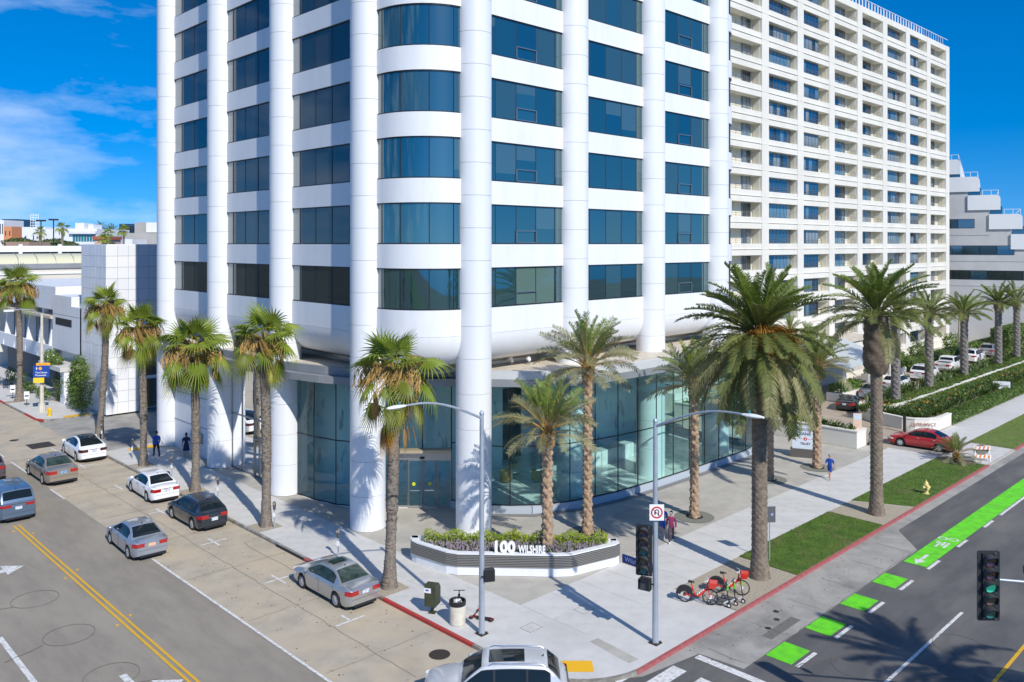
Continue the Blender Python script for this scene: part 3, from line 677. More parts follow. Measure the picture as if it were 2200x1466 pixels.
# stepped terrace building beyond the hotel
ZG = thing('stepped_building', 'grey and white stepped terrace building beyond the hotel', 'building', (159.6,1.63,0), radians(16))
M_zg = mat('grey_concrete_panel', (.55,.55,.545), .7, col2=(.49,.49,.485), scale=.3)
steps = [(46.0,29.8),(43.3,26.9),(40.4,23.9),(37.4,20.8),(34.4,17.6),(31.4,14.4),(24,11.2)]
pr = [(62,0),(steps[-1][0]+1.6,0)]
for i, (v, z) in enumerate(steps[::-1]):
    pr += [(v+1.6, z-1.4)]; nx = steps[::-1][i+1][0]+1.6 if i < 6 else 62; pr += [(nx, z-1.4)]
MB().extr(pr, 'x', 0, 40).build('storey_block', M_zg, ZG)
MB().box(.3,46.5,20,40,62,29.8).build('top_block', M_wmet, ZG)
for i, (v, z) in enumerate(steps):
    b = MB(); rr = .55; v2 = v+4.6
    prof = [(v,z-2.4),(v2,z-2.4),(v2,z),(v+rr,z),(v+rr*.3,z-rr*.3),(v,z-rr)]
    b.extr(prof, 'x', -.25, 40.2); b.build('terrace_parapet', M_wmet, ZG)
    r = MB()
    for y in (v+.3,v+1.3,v+2.5): r.tube([(-.1,y,z),(-.1,y,z+.75)], .045, 6)
    r.tube([(-.1,v+.3,z+.75),(-.1,v+2.5,z+.75)], .045, 6); r.tube([(-.1,v+.3,z+.75),(38,v+.3,z+.75)], .045, 6); r.build('terrace_railing', M_wmet, ZG)
    MB().box(-.05,v+2.75,z-.0,.1,v+4.5,z+1.25).build('terrace_window', M_hg[0], ZG) if i < 5 else None
for z0, v0, v1 in ((18.6,44,60),(14.3,38.5,60),(10.3,35,60)):
    w = MB().box(-.03,v0,z0,.05,v1,z0+1.5).build('window', M_mull, ZG)
    n = int((v1-v0)/2.4)
    for j in range(n): MB().box(-.06,v0+j*2.4+.05,z0+.06,-.02,v0+(j+1)*2.4-.05,z0+1.44).build('pane', M_hg[1 if j % 3 else 0], w)
for z in (13.2,17.4,9.2): MB().box(-.02,36 if z<14 else 42,z,.02,61,z+.07).build('joint_line', M_joint, ZG)
MB().box(6,49,29.8,20,56,31.4).build('roof_plant', mat('teal_screen',(.12,.22,.25),.5), ZG)
# ---------------------------------------------------------------- tiled corner building
TB = thing('tiled_building', 'white building clad in square panels, standing across the alley', 'building', (27.3,82,0))
M_tile = [mat('white_clad_panel', (.80,.81,.82), .35), mat('white_clad_panel_b', (.77,.78,.80), .35), mat('white_clad_panel_c', (.82,.82,.82), .38)]
MB().prism([(.06,.06),(2.55,.06),(2.55,3),(40,3),(40,7),(.06,7)], 0, 15.9).build('core', M_joint, TB)
MB().box(2.55,.06,4.7,40,3,15.9).build('core', M_joint, TB)
MB().box(.04,.04,15.9,40,7,16.0).build('roof', M_white, TB)
rng = random.Random(4); ph = 1.06; pmesh = {}
for a in range(3):
    pmesh[('v',a)] = MB().box(.012,-.03,.012,.96,.05,ph-.012).mesh('clad_panel', M_tile[a]); pmesh[('u',a)] = MB().box(-.03,.012,.012,.05,.985,ph-.012).mesh('clad_panel', M_tile[a])
for r in range(15):
    z = .05+r*ph
    for c in range(6):
        if z < 4.7 and c > 2: continue
        if c < 6: put('clad_panel', pmesh[('v',rng.randrange(3))], TB, (.02+c*.972,.0,z), 0, (rng.uniform(-.004,.004),0,0))
    for c in range(7): put('clad_panel', pmesh[('u',rng.randrange(3))], TB, (.0,.03+c*.997,z), 0, (0,rng.uniform(-.004,.004),0))
MB().box(5.9,-.03,4.72,40,.05,15.9).build('side_panel', M_tile[0], TB)
MB().box(2.55,.3,3.0,8,.5,3.3).build('garage_header', M_white, TB)
b = MB()
for x in (3.0,3.6,4.4): b.box(x,1.6,0,x+.1,1.7,4.2)
b.build('garage_post', mat('yellow_post',(.5,.35,.04),.6), TB)
# ---------------------------------------------------------------- white shop block and restaurant terrace
SB = thing('shop_block', 'white two storey block with one narrow slot window', 'building', (27.3,89,0))
b = MB(); b.box(0,.05,4.9,14,9.4,9.6); b.box(.02,.05,9.6,14,9.4,9.62); b.box(.0,3.2,9.62,10,9.4,10.6); b.box(0,.02,4.6,.35,.5,10.0)
b.build('wall', M_white, SB)
MB().box(.9,.1,0,14,9.4,4.88).build('lower_wall', M_white, SB)
MB().box(-.02,3.1,7.5,.1,8.4,8.25).build('slot_window', M_dark, SB)
for z in (8.6,): MB().box(-.012,.6,z,.05,9.3,z+.04).build('joint_line', M_joint, SB)
MB().box(-1.6,1.3,3.3,.9,8.6,3.75).build('awning_slab', M_conc, SB)
MB().box(-1.2,1.4,0,-.7,2.6,3.3).build('pier', M_white, SB)
MB().box(.85,3.0,0,.89,8.4,3.2).build('shop_front', M_dark, SB)
RB = thing('restaurant_building', 'white restaurant building with slanted fins and a ribbon of blue windows', 'restaurant', (27.3,98.5,0))
MB().box(1.4,0,0,14,24,3.4).build('lower_wall', mat('dark_stucco',(.10,.11,.12),.8), RB)
MB().box(.9,0,3.4,14,24,4.6).build('spandrel', M_white, RB); MB().box(0,0,3.5,.25,24,5.0).build('parapet', M_white, RB)
MB().box(.25,0,4.55,.9,24,4.7).build('planter_ledge', M_cream, RB)
MB().box(.3,0,8.9,14,24,11.4).build('upper_wall', M_white, RB); MB().box(-.2,0,8.0,1.2,24,8.25).build('sun_shelf', M_cream, RB)
for j in range(8):
    w = MB().box(1.1,j*3+.05,4.7,1.3,j*3+.12,8.9).build('window', M_mull2, RB)
    for z0, z1 in ((4.75,7.9),(8.3,8.85)): MB().box(1.15,j*3+.15,z0,1.22,j*3+2.98,z1).build('pane', M_hg[3], w)
fin = MB(); fin.add([(-.1,0,3.6),(1.1,0,3.6),(1.1,0,8.9),(.6,0,8.9),(-.1,.35,3.6),(1.1,.35,3.6),(1.1,.35,8.9),(.6,.35,8.9)], [(0,1,2,3),(7,6,5,4),(0,4,5,1),(3,2,6,7),(0,3,7,4),(1,5,6,2)])
fm_ = fin.mesh('fin', M_white)
for v in (1.5,5.4,10.2,15,19.8): put('fin', fm_, RB, (0,v,0))
UB = thing('upper_white_block', 'plain white upper block stepped behind the shop roof', 'building', (33,92,0))
b = MB(); b.box(0,0,0,24,9,12.2); b.box(3,9,0,24,22,12.9); b.box(-2,10,0,3,20,10.9); b.box(2.9,3,12.2,3.3,8,12.3); b.build('wall', M_white, UB)
MB().box(-.05,3,10.6,.05,3.4,12.1).build('joint_line', M_joint, UB); MB().tube([(2,3,12.2),(2,3,12.9),(2,3,13.3)], [.3,.3,.6], 10).build('roof_vent', M_mull2, UB)
ML = thing('shopping_mall', 'long cream mall building with a curved pale yellow skylight roof', 'shopping mall', (28.6,126,0))
MB().box(0,0,0,140,40,13.2).build('wall', mat('cream_stucco',(.70,.67,.60),.8, col2=(.64,.61,.54), scale=.2), ML)
b = MB(); rows = [[(x, .4+2.6*(1-cos(radians(q))), 13.35+1.35*sin(radians(q))) for q in (0,20,40,60,80,90)] for x in (0,140)]
b.grid(rows, False, 0, True, True); sk = b.build('skylight_roof', mat('yellow_skylight',(.62,.60,.42),.35), ML)
rb = MB().tube([(0,.4+2.6*(1-cos(radians(q))),13.36+1.37*sin(radians(q))) for q in (0,20,40,60,80,90)], .06, 5).mesh('skylight_rib', M_grey)
for i in range(34): put('skylight_rib', rb, sk, (i*2.3,0,0))
MB().box(-.1,-.25,12.7,140,.35,13.34).build('gutter', M_grey, ML); MB().box(-.05,-.15,11.9,140,0,12.1).build('cornice', M_white, ML)
PG = thing('parking_structure', 'white open parking deck behind the mall roof', 'parking structure', (30,170,0))
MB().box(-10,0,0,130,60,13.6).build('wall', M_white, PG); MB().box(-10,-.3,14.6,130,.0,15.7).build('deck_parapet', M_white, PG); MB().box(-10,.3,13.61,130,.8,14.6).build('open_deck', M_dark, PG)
ps = MB().box(0,-.35,13.6,.6,.1,16.0).mesh('post', M_white)
for i in range(18): put('post', ps, PG, (i*6.5-8,0,0))
def block(name, label, cat, px0, px1, py, Z, depth, m, wins=None, wm=None, extra=None):
    a = at(px0, Z); b_ = at(px1, Z); cu, cv = (a[0]+b_[0])/2, (a[1]+b_[1])/2; w = hypot(a[0]-b_[0], a[1]-b_[1]); h = hz(py, Z)
    o = thing(name, label, cat, (cu,cv,0), radians(-44.37))
    MB().box(-w/2,0,0,w/2,depth,h).build('wall', m, o)
    if wins:
        nx, ny, zb, fw, fh = wins
        me = MB().box(-fw*w/nx/2,-.06,0,fw*w/nx/2,.05,fh).mesh('window', wm or M_hg[1])
        for i in range(nx):
            for j in range(ny): put('window', me, o, (-w/2+(i+.5)*w/nx, 0, zb+j*(h-zb)/ny))
    if extra: extra(o, w, h)
    return o
M_teal = mat('teal_glass', (.02,.16,.19), .1, ior=2.0); M_or = mat('orange_stucco', (.62,.26,.12), .8); M_brn = mat('brown_brick', (.30,.20,.15), .85); M_gry = mat('grey_stucco', (.42,.41,.38), .85, col2=(.36,.35,.33), scale=.4); M_nv = mat('dark_blue_glass', (.02,.05,.10), .2, ior=1.9)
def condo(o, w, h):
    for z in (h-1.2,h-4.3,h-7.4): MB().box(-w*.0,-.9,z-.2,w/2,.0,z+.55).build('balcony', M_white, o)
    for i in range(8):
        for z in (h-3.6,h-6.7,h-9.8): MB().box(.6+i*(w/2-1)/8,-.1,z,.6+(i+.8)*(w/2-1)/8,0,z+2.0).build('window', M_teal, o)
    MB().box(w*.05,1,h,w*.22,6,h+1.7).build('roof_box', M_white, o); MB().box(w*.3,1,h,w*.4,6,h+1.3).build('roof_box', M_white, o)
block('condominium', 'white condominium with teal glass balconies on the skyline', 'building', 96, 208, 492, 235, 20, M_white, None, None, condo)
block('white_house', 'plain white gabled end block left of the teal balconies', 'building', 47, 97, 488, 236, 20, M_white, (3,3,10,.14,1.2))
block('orange_house', 'small orange building at the left edge of the skyline', 'building', 8, 25, 487, 240, 10, M_or, (2,1,18.5,.25,1.3))
block('white_tower_block', 'tall white slotted block at the far left skyline', 'building', -30, 8, 473, 245, 10, M_white, (8,1,19,.4,3))
block('brick_wall_building', 'low brown brick building in front of the orange one', 'building', 12, 62, 520, 172, 8, M_brn)
block('distant_glass_office', 'distant blue glass office slab on the left skyline', 'building', 4, 38, 471, 560, 20, M_nv)
block('dark_office', 'dark blue office building peeking over grey rooftops', 'building', 256, 300, 481, 260, 20, M_nv, (8,6,8,.6,1.6), M_mull)
block('grey_rooftop_block', 'grey concrete rooftop block above the tiled building', 'building', 272, 420, 501, 108, 12, M_gry)
block('pale_rooftop_box', 'grey and white plant box on top of the grey block', 'plant room', 289, 420, 478, 112, 9, M_gry, None, None, lambda o,w,h: MB().box(-w/2+1.6,-.12,h-1.35,w/2,0,h-.02).build('white_side', M_white, o))
block('small_white_box', 'small white roof box beside the grey rooftop block', 'plant room', 268, 284, 514, 100, 4, M_white)
block('pink_house', 'pink house with a red roof behind the roadside palms', 'house', 203, 222, 515, 225, 10, mat('pink_stucco',(.62,.40,.32),.8), (3,1,13,.3,1.5), M_hg[1], lambda o,w,h: MB().box(-w/2-.4,-.4,h,w/2+.4,10,h+.9).build('roof', mat('red_tile',(.38,.10,.06),.8), o))
block('white_villa', 'low white flat roofed villa behind the condominium', 'house', 205, 262, 505, 330, 14, M_white, (7,1,16,.5,1.5))
block('far_white_block', 'far off white block between condominium and orange building', 'building', 25, 50, 505, 300, 14, M_white, (4,1,16,.3,1.6))
block('distant_cream_block', 'distant cream block showing between the palms and the dark office', 'building', 228, 252, 500, 420, 14, M_cream, (5,1,19,.4,1.5))
LT = thing('lattice_mast', 'thin lattice radio mast on the skyline', 'mast', (*at(74,260),0)); MB().box(-.9,-.9,0,.9,.9,21).build('base', M_white, LT)
b = MB()
for q in range(6): b.box(-1.1,-.1,21+q*.8,1.1,.1,21.15+q*.8)
for q in (-1.1,-.4,.4,1.1): b.box(q-.06,-.06,21,q+.06,.06,25.5)
b.build('lattice', M_wmet, LT)
for i,(px,py) in enumerate(((88,476),(115,474))):
    o = thing('roof_lamp', ('tall dark twin-headed lamp mast on the parking deck, ' + ('left one' if i == 0 else 'right one')), 'lamp', (*at(px,176),13.6), 0, 'lamp masts on the parking deck')
    h = hz(py,176)-13.6; MB().tube([(0,0,0),(0,0,h)], .12, 6).build('pole', M_mull, o); MB().box(-.9,-.3,h,.9,.3,h+.35).build('lamp_head', M_mull, o)
# ================================================================ PALMS AND PLANTS
def leaf_mat(name, col, col2, tr=.35, scale=.8, rough=.5):
    m = bpy.data.materials.new(name); m.use_nodes = True; t = m.node_tree; b = t.nodes['Principled BSDF']; b.inputs['Roughness'].default_value = rough
    co = t.nodes.new('ShaderNodeTexCoord'); n = t.nodes.new('ShaderNodeTexNoise'); n.inputs['Scale'].default_value = scale; n.inputs['Detail'].default_value = 4; t.links.new(co.outputs['Object'], n.inputs[0])
    oi = t.nodes.new('ShaderNodeObjectInfo'); a = t.nodes.new('ShaderNodeMath'); a.operation = 'MULTIPLY_ADD'; a.inputs[1].default_value = .5; t.links.new(oi.outputs['Random'], a.inputs[0]); t.links.new(n.outputs['Fac'], a.inputs[2])
    r = t.nodes.new('ShaderNodeMapRange'); r.inputs[1].default_value = .45; r.inputs[2].default_value = 1.05; t.links.new(a.outputs[0], r.inputs[0])
    x = t.nodes.new('ShaderNodeMix'); x.data_type = 'RGBA'; x.inputs[6].default_value = (*col,1); x.inputs[7].default_value = (*col2,1); t.links.new(r.outputs[0], x.inputs[0]); t.links.new(x.outputs[2], b.inputs['Base Color'])
    tl = t.nodes.new('ShaderNodeBsdfTranslucent'); t.links.new(x.outputs[2], tl.inputs[0]); mx_ = t.nodes.new('ShaderNodeMixShader'); mx_.inputs[0].default_value = tr
    t.links.new(b.outputs[0], mx_.inputs[1]); t.links.new(tl.outputs[0], mx_.inputs[2]); t.links.new(mx_.outputs[0], t.nodes['Material Output'].inputs[0]); MATS[name] = m; return m
L_fan = leaf_mat('fan_leaf_green', (.27,.335,.038), (.20,.27,.032)); L_fan2 = leaf_mat('fan_leaf_olive', (.25,.27,.045), (.19,.225,.032))
L_yel = leaf_mat('fan_leaf_yellow', (.45,.40,.05), (.33,.33,.045)); L_dry = leaf_mat('dry_leaf', (.42,.25,.10), (.30,.185,.085), .2); L_dry2 = leaf_mat('dry_orange_leaf', (.55,.27,.04), (.42,.23,.06), .25)
L_date = leaf_mat('date_leaf_grey_green', (.33,.335,.19), (.24,.255,.12)); L_date2 = leaf_mat('date_leaf_young', (.21,.30,.05), (.18,.26,.06))
L_can = leaf_mat('canary_leaf', (.21,.24,.065), (.15,.18,.045)); L_can2 = leaf_mat('canary_leaf_young', (.19,.255,.035), (.14,.205,.032)); L_can3 = leaf_mat('canary_leaf_old', (.30,.28,.12), (.23,.23,.08))
M_pet = mat('petiole', (.33,.31,.06), .6, col2=(.42,.26,.05), scale=2); M_petd = mat('orange_petiole', (.46,.27,.07), .7, col2=(.36,.24,.08), scale=2)
M_tfan = mat('fan_palm_trunk', (.245,.205,.165), .95, col2=(.145,.12,.098), scale=7, bump=1.0, bscale=18)
M_tsm = mat('smooth_palm_trunk', (.30,.25,.19), .95, col2=(.22,.18,.14), scale=3, bump=.6, bscale=25, stretch=(1,1,.3))
M_tdate = mat('date_palm_trunk', (.44,.31,.205), .95, col2=(.27,.18,.115), scale=5, bump=.8, bscale=22)
M_tcan = mat('canary_palm_trunk', (.245,.195,.145), .95, col2=(.155,.12,.09), scale=5, bump=.9, bscale=18)
M_fruit = mat('orange_date_fruit', (.50,.23,.02), .7, col2=(.36,.15,.02), scale=6)
def curve(th0, bend, L, n, p=1.25):
    pts = [Vector((0,0,0))]; d = L/n
    tang = []
    for i in range(n):
        a = radians(th0 - bend*((i+.5)/n)**p); pts.append(pts[-1]+Vector((cos(a)*d,0,sin(a)*d))); tang.append(a)
    return pts, tang
def fan_leaf(th0, bend, Lp, R, seed, mats, droop=.5, closed=1.0, nseg=22, spread=118):
    r = random.Random(seed); b = MB(); pts, tg = curve(th0, bend, Lp, 7)
    b.tube(pts, [.035,.03,.026,.022,.02,.018,.016,.014], 4, 1, False)
    c = pts[-1]; a = tg[-1]-radians(10); D = Vector((cos(a),0,sin(a))); U = Vector((-sin(a),0,cos(a))); S = Vector((0,1,0))
    def dirv(q): return D*cos(q)+S*sin(q)*closed
    prev = None; grid = []
    for i in range(nseg*2+1):
        q = radians(-spread+2*spread*i/(nseg*2)); rr = R*.46*(1-.25*abs(q)/radians(spread)); v = dirv(q)
        up = U*(.035 if i % 2 else -.0)*R + U*(.10*R*cos(q*1.2))*(-1 if False else 1)*.5
        p0 = c+v*(.05*R); p1 = c+v*(rr*.5)+up*.5; p2 = c+v*rr+up-Vector((0,0,droop*.12*R)); grid.append([p0,p1,p2])
    b.grid(list(map(list, zip(*grid))), False, 0, False)
    for i in range(nseg):
        q = radians(-spread+2*spread*(i+.5)/nseg); Ls = R*(.58+.2*r.random())*(1-.2*abs(q)/radians(spread)); v = dirv(q+r.uniform(-.05,.05))
        a0, a1, a2 = grid[2*i][2], grid[2*i+1][2], grid[2*i+2][2]; m1 = a1+v*Ls*.5-Vector((0,0,droop*.22*R*r.uniform(.6,1.3))); tip = m1+v*Ls*(.5-.25*droop)-Vector((0,0,droop*.40*R*r.uniform(.6,1.4)))
        w = (a2-a0)*.26
        b.add([a0,a1,a2,m1+w,m1-w,tip], [(0,1,4),(1,3,4),(1,2,3),(4,3,5)], 0)
    return b.mesh('frond', mats)
def feather(th0, bend, L, seed, mats, nl=42, ll=.5, vang=35, droop=.25, w=.028, start=.16, p=1.25, twist=0):
    r = random.Random(seed); b = MB(); n = 12; pts, tg = curve(th0, bend, L, n, p)
    b.tube(pts, [.032*(1-.85*i/n)*(L/3.5)+.005 for i in range(n+1)], 4, 1, False)
    for i in range(nl):
        s = start+(1-start)*(i+.5)/nl; k = min(n-1, int(s*n)); f = s*n-k; P = pts[k].lerp(pts[k+1], f); a = tg[k]
        D = Vector((cos(a),0,sin(a))); U = Vector((-sin(a),0,cos(a))); prof = min(1, .45+2.2*(s-start))*(1-.55*max(0,(s-.6)/.4)**1.5)
        for sd in (-1,1):
            l = ll*prof*r.uniform(.85,1.12); va = radians(vang+r.uniform(-14,14)); fw = radians(46-22*s+r.uniform(-7,7))
            side = Vector((0,sd,0))*cos(va)+U*sin(va); v = (side*cos(fw)+D*sin(fw)).normalized()
            mid = P+v*l*.5-Vector((0,0,droop*l*.12)); tip = P+v*l-Vector((0,0,droop*l*.55)); ww = D*w
            b.add([P-ww*.5, P+ww*.5, mid+ww, mid-ww*.9, tip], [(0,1,2,3),(3,2,4)], 0)
    return b.mesh('frond', mats)
def trunk(path, prof, rough, m, parent, kind='ring', n=20, p=.2, name='trunk', step=.055, around=9):
    """trunk surface along a path of (x,y,z); prof(t) radius; diamond or ring relief"""
    P = [Vector(q) for q in path]; L = sum((b-a).length for a,b in zip(P,P[1:])); N_ = max(20, int(L/step)); rows = []; r = random.Random(hash(round(L*100)) & 255)
    for i in range(N_+1):
        t = i/N_; s = t*(len(P)-1); k = min(len(P)-2, int(s)); f = s-k; f2 = f
        c = P[k].lerp(P[k+1], f2); z = t*L; row = []; R = prof(t)
        for j in range(n):
            a = 2*pi*j/n
            if kind == 'ring': h = ((z/p + .35*sin(a*2+1)+.10*sin(a*5)) % 1.0); d = rough*(h-.5)*(1+.4*sin(a*7+z*9))
            else: u = a*around/(2*pi)+z/p; w = a*around/(2*pi)-z/p; d = rough*(abs(sin(pi*u*.5*2/2))*abs(sin(pi*w*.5*2/2))-.4)
            d += r.uniform(-.12,.12)*rough; row.append(c+Vector(((R+d)*cos(a),(R+d)*sin(a),0)))
        rows.append(row)
    b = MB(); b.grid(rows, True, 0, True); b.add(rows[-1], [tuple(range(n))], 0)
    return b, P
def at_path(P, t):
    s = t*(len(P)-1); k = min(len(P)-2, int(s)); return P[k].lerp(P[k+1], s-k)
def spath(dx, dy, h, bow=0.0, n=9):
    return [(dx*(t**1.4)+bow*sin(pi*t), dy*(t**1.4)+bow*.5*sin(pi*t), h*t) for t in [i/n for i in range(n+1)]]
FANS = {}
def fanvar(cls):
    if cls not in FANS:
        FANS[cls] = {'up': [fan_leaf(82,25,1.15,1.2,s,[L_fan,M_pet],.2) for s in (1,2,20)], 'hi': [fan_leaf(58,48,1.3,1.2,s,[L_fan,M_pet],.5) for s in (3,4,5)],
            'mid': [fan_leaf(26,70,1.4,1.1,s,[L_fan if s != 7 else L_fan2,M_pet],.9) for s in (6,7,8)], 'low': [fan_leaf(-18,62,1.45,1.0,s,[L_fan2 if s == 9 else (L_yel if s == 10 else L_fan),M_pet],.8,.75) for s in (9,10,21)],
            'dry': [fan_leaf(28,130,1.5,.95,s,[L_dry,M_petd],.95,.40,16,80) for s in (11,12)], 'hang': [fan_leaf(-50,38,1.25,.95,s,[L_dry2 if s == 13 else L_dry,M_petd],.8,.34,16,70) for s in (13,14)],
            'flower': []}
        f = MB(); r = random.Random(3)
        for k in range(7):
            a = r.uniform(-.5,.5); pts, _ = curve(52+r.uniform(-22,20), 150, r.uniform(1.7,2.5), 8); M = Matrix.Rotation(a,4,'Z'); pts = [M @ q for q in pts]; f.tube(pts, [.02]*9, 3, 0, False)
            for q in pts[3:]:
                for z in range(6): f.tube([q, q+Vector((r.uniform(-.16,.16),r.uniform(-.16,.16),-.36))], [.016,.006], 3, 0, False)
        FANS[cls]['flower'] = [f.mesh('flower_stalk', M_petd)]
    return FANS[cls]
def fan_palm(label, u, v, h, lean=(0,0), sc=1.0, seed=1, skirt=0, r0=.34, r1=.25, bow=.1, group='fan palms along the side street kerb', z=0, simple=False):
    r = random.Random(seed); V = fanvar('a'); root = thing('fan_palm', label, 'palm tree', (u,v,z), 0, group)
    P = spath(lean[0], lean[1], h, bow)
    b, PP = trunk(P, lambda t: r1+(r0-r1)*max(0,1-t*5)**2+.03*(1-t)+(.035 if t > .35 else 0), .05, None, root, 'ring', 16, .13, step=.07)
    if not simple:
        for i in range(340):      # old leaf bases
            t = r.uniform(.30,1) if r.random() < .9 else r.uniform(.2,1); a = r.uniform(0,2*pi); c = at_path(PP,t); R = r1+.06; o = Vector((cos(a),sin(a),0)); s = Vector((-sin(a),cos(a),0)); q = c+o*R
            k = r.uniform(.07,.14); b.add([q-s*.055-o*.04, q+s*.055-o*.04, q+o*k*.75+Vector((0,0,k*1.1))], [(0,1,2)], 0)
    b.build('trunk', [M_tfan], root)
    apex = Vector(P[-1])
    cnt = (('up',6),('hi',9),('mid',7),('low',7),('dry',6),('hang',skirt),('flower',7)) if not simple else (('up',4),('hi',7),('mid',7),('low',4))
    for key, n in cnt:
        for i in range(n):
            me = r.choice(V[key]); yaw = 2*pi*(i+r.uniform(-.3,.3))/max(1,n)+r.uniform(-.15,.15)+hash(key)%7*0
            dz = {'up':.1,'hi':.02,'mid':-.12,'low':-.3,'dry':-.28,'hang':-1.25,'flower':.0}[key]
            nm = 'dry_frond' if key in ('dry','hang') else ('flower_stalk' if key == 'flower' else 'frond')
            put(nm, me, root, apex+Vector((0,0,dz*sc)), 0, (r.uniform(-.5,.5), r.uniform(-.22,.22), yaw), sc*r.uniform(.8,1.12))
    return root
M_rach = mat('canary_rachis', (.17,.17,.045), .6)
DV = {'up': [feather(84,26,2.8,s,[L_date2,M_petd],40,.5,38,.2,.026,.24) for s in (1,2)], 'hi': [feather(66,50,2.9,s,[L_date2 if s == 3 else L_date,M_petd],42,.52,30,.35,.026,.26) for s in (3,4,5)],
      'mid': [feather(46,72,3.0,s,[L_date,M_petd],42,.52,22,.5,.026,.28) for s in (6,7,16)], 'low': [feather(22,74,2.8,s,[L_date,M_petd],40,.5,16,.7,.026,.28) for s in (8,9)]}
def date_palm(label, u, v, h, seed, sc=1.0, r=.27, lean=(0,0), z=0, n=(10,16,14,9), grp='date palms on the plaza', fol=None, mt=None, pit=True):
    rr = random.Random(seed); root = thing('date_palm', label, 'palm tree', (u,v,z), 0, grp); P = spath(lean[0], lean[1], h, 0)
    b, PP = trunk(P, lambda t: r*(1-.12*t)+.05*max(0,1-t*9)+(.13*max(0,(t-.86)/.14) if t > .86 else 0), .11, None, root, 'dia', 24, .26, around=8)
    b.build('trunk', [mt or M_tdate], root); apex = Vector(P[-1]); V = fol or DV
    bt = MB()
    for i in range(60):       # cut frond bases under the crown
        a = rr.uniform(0,2*pi); c = apex+Vector((0,0,rr.uniform(-.75,.05))); o = Vector((cos(a),sin(a),0)); q = c+o*(r*.95); bt.bar(q, q+o*.13+Vector((0,0,.22)), .10, .035, 0, o)
    bt.build('frond_stub', [M_petd], root)
    for key, k in zip(('up','hi','mid','low'), n):
        for i in range(k):
            yaw = 2*pi*(i+rr.uniform(-.3,.3))/k+{'up':0,'hi':.3,'mid':.7,'low':.1}[key]
            put('frond', rr.choice(V[key]), root, apex+Vector((0,0,{'up':.12,'hi':.05,'mid':-.02,'low':-.1}[key])), 0, (rr.uniform(-.6,.6), rr.uniform(-.16,.16), yaw), sc*rr.uniform(.85,1.1))
    return root
CV = {'up': [feather(80,34,4.0,s,[L_can2,M_rach],70,.5,34,.1,.034) for s in (1,2)], 'hi': [feather(62 if s < 5 else 52,50,4.3,s,[L_can2 if s != 5 else L_can,M_rach],74,.52,26,.2,.034) for s in (3,4,5)],
      'mid': [feather(36 if s == 6 else 22,68,4.5,s,[L_can,M_rach],76,.55,14,.4,.034) for s in (6,7,17)], 'low': [feather(8,84,4.9,s,[L_can if s == 8 else L_can3,M_rach],80,.55,4,.7,.034,p=.9) for s in (8,9)],
      'hang': [feather(-20,66,5.0,s,[L_can if s == 10 else L_can3,M_rach],80,.55,-8,.9,.036,p=.8) for s in (10,11)]}
def canary_palm(label, u, v, h, seed, n, sc=1.0, r=.42, fat=0, fruits=(), grp='thick trunked palms in the kerb lawn'):
    rr = random.Random(seed); root = thing('canary_palm', label, 'palm tree', (u,v,0), 0, grp); P = spath(0,0,h,0)
    b, PP = trunk(P, lambda t: r*(1-.10*t)+.14*max(0,1-t*7)**2, .045, None, root, 'dia', 32, .15, around=16)
    b.build('trunk', [M_tcan], root)
    if fat:
        b, _ = trunk([(0,0,h-fat),(0,0,h-fat*.6),(0,0,h-fat*.3),(0,0,h)], lambda t: r*.9+.46*min(1,(t+.02)*5)**.5-.12*t, .10, None, root, 'dia', 32, .42, around=11); b.build('leaf_base_crown', [mat('dark_leaf_bases',(.17,.13,.095),.95,col2=(.10,.075,.055),scale=5,bump=.8,bscale=18)], root)
    else:
        b, _ = trunk([(0,0,h-1.1),(0,0,h-.6),(0,0,h)], lambda t: r*.9+.18*min(1,t*4), .09, None, root, 'dia', 32, .35, around=11); b.build('leaf_base_crown', [M_tcan], root)
    apex = Vector((0,0,h))
    for key, k in zip(('up','hi','mid','low','hang'), n):
        for i in range(k):
            yaw = 2*pi*(i+rr.uniform(-.35,.35))/k+rr.random()*.1
            put('frond', rr.choice(CV[key]), root, apex+Vector((0,0,{'up':.15,'hi':.05,'mid':-.1,'low':-.25,'hang':-.4}[key])), 0, (rr.uniform(-.35,.35), rr.uniform(-.17,.17), yaw), sc*rr.uniform(.86,1.08))
    for (yaw, th, L) in fruits:
        f = MB(); q = random.Random(int(yaw*100))
        for k in range(120):
            pts, _ = curve(th+q.uniform(-22,22), 120+q.uniform(-20,40), L*q.uniform(.6,1.1), 6); M = Matrix.Rotation(yaw+q.uniform(-.32,.32),4,'Z'); pts = [M @ p_ for p_ in pts]; f.tube(pts, [.012,.012,.012,.014,.018,.02,.012], 3, 0, False)
        f.build('fruit_cluster', [M_fruit], root, apex+Vector((0,0,.1)))
    return root
KX = 23.1
fan_palm('tall fan palm beside the concrete lamp post, farthest up the side street', KX+.4,95.9,11.6,(-.1,.2),1.12,1,0,.45,.23)
fan_palm('leaning fan palm in front of the tiled building corner', KX+.7,73.25,10.7,(.45,-.3),1.0,2,0,.38,.215,.25)
fan_palm('fan palm nearest the blue shirted man on the side street', KX,61.8,9.7,(-.2,.1),1.0,3,0,.31,.21)
fan_palm('fan palm with dense brown flower stalks behind the white sedan', KX,53.0,9.0,(-.1,0),1.15,4,0,.33,.215)
fan_palm('tall straight fan palm beside the dark hatchback', KX,43.6,10.4,(-.1,.1),1.0,5,0,.33,.22)
fan_palm('nearest fan palm with hanging orange dead fronds by the silver parked sedan', KX,31.8,9.9,(.25,-.15),1.08,6,13,.37,.22)
date_palm('date palm growing out of the flower planter, shortest on the plaza', 30.35,28.5,5.65,1,.98,.265,(0,0),.9)
date_palm('tallest date palm, standing just behind the flower planter', 35.3,30.1,9.1,2,1.08,.26,(.05,0))
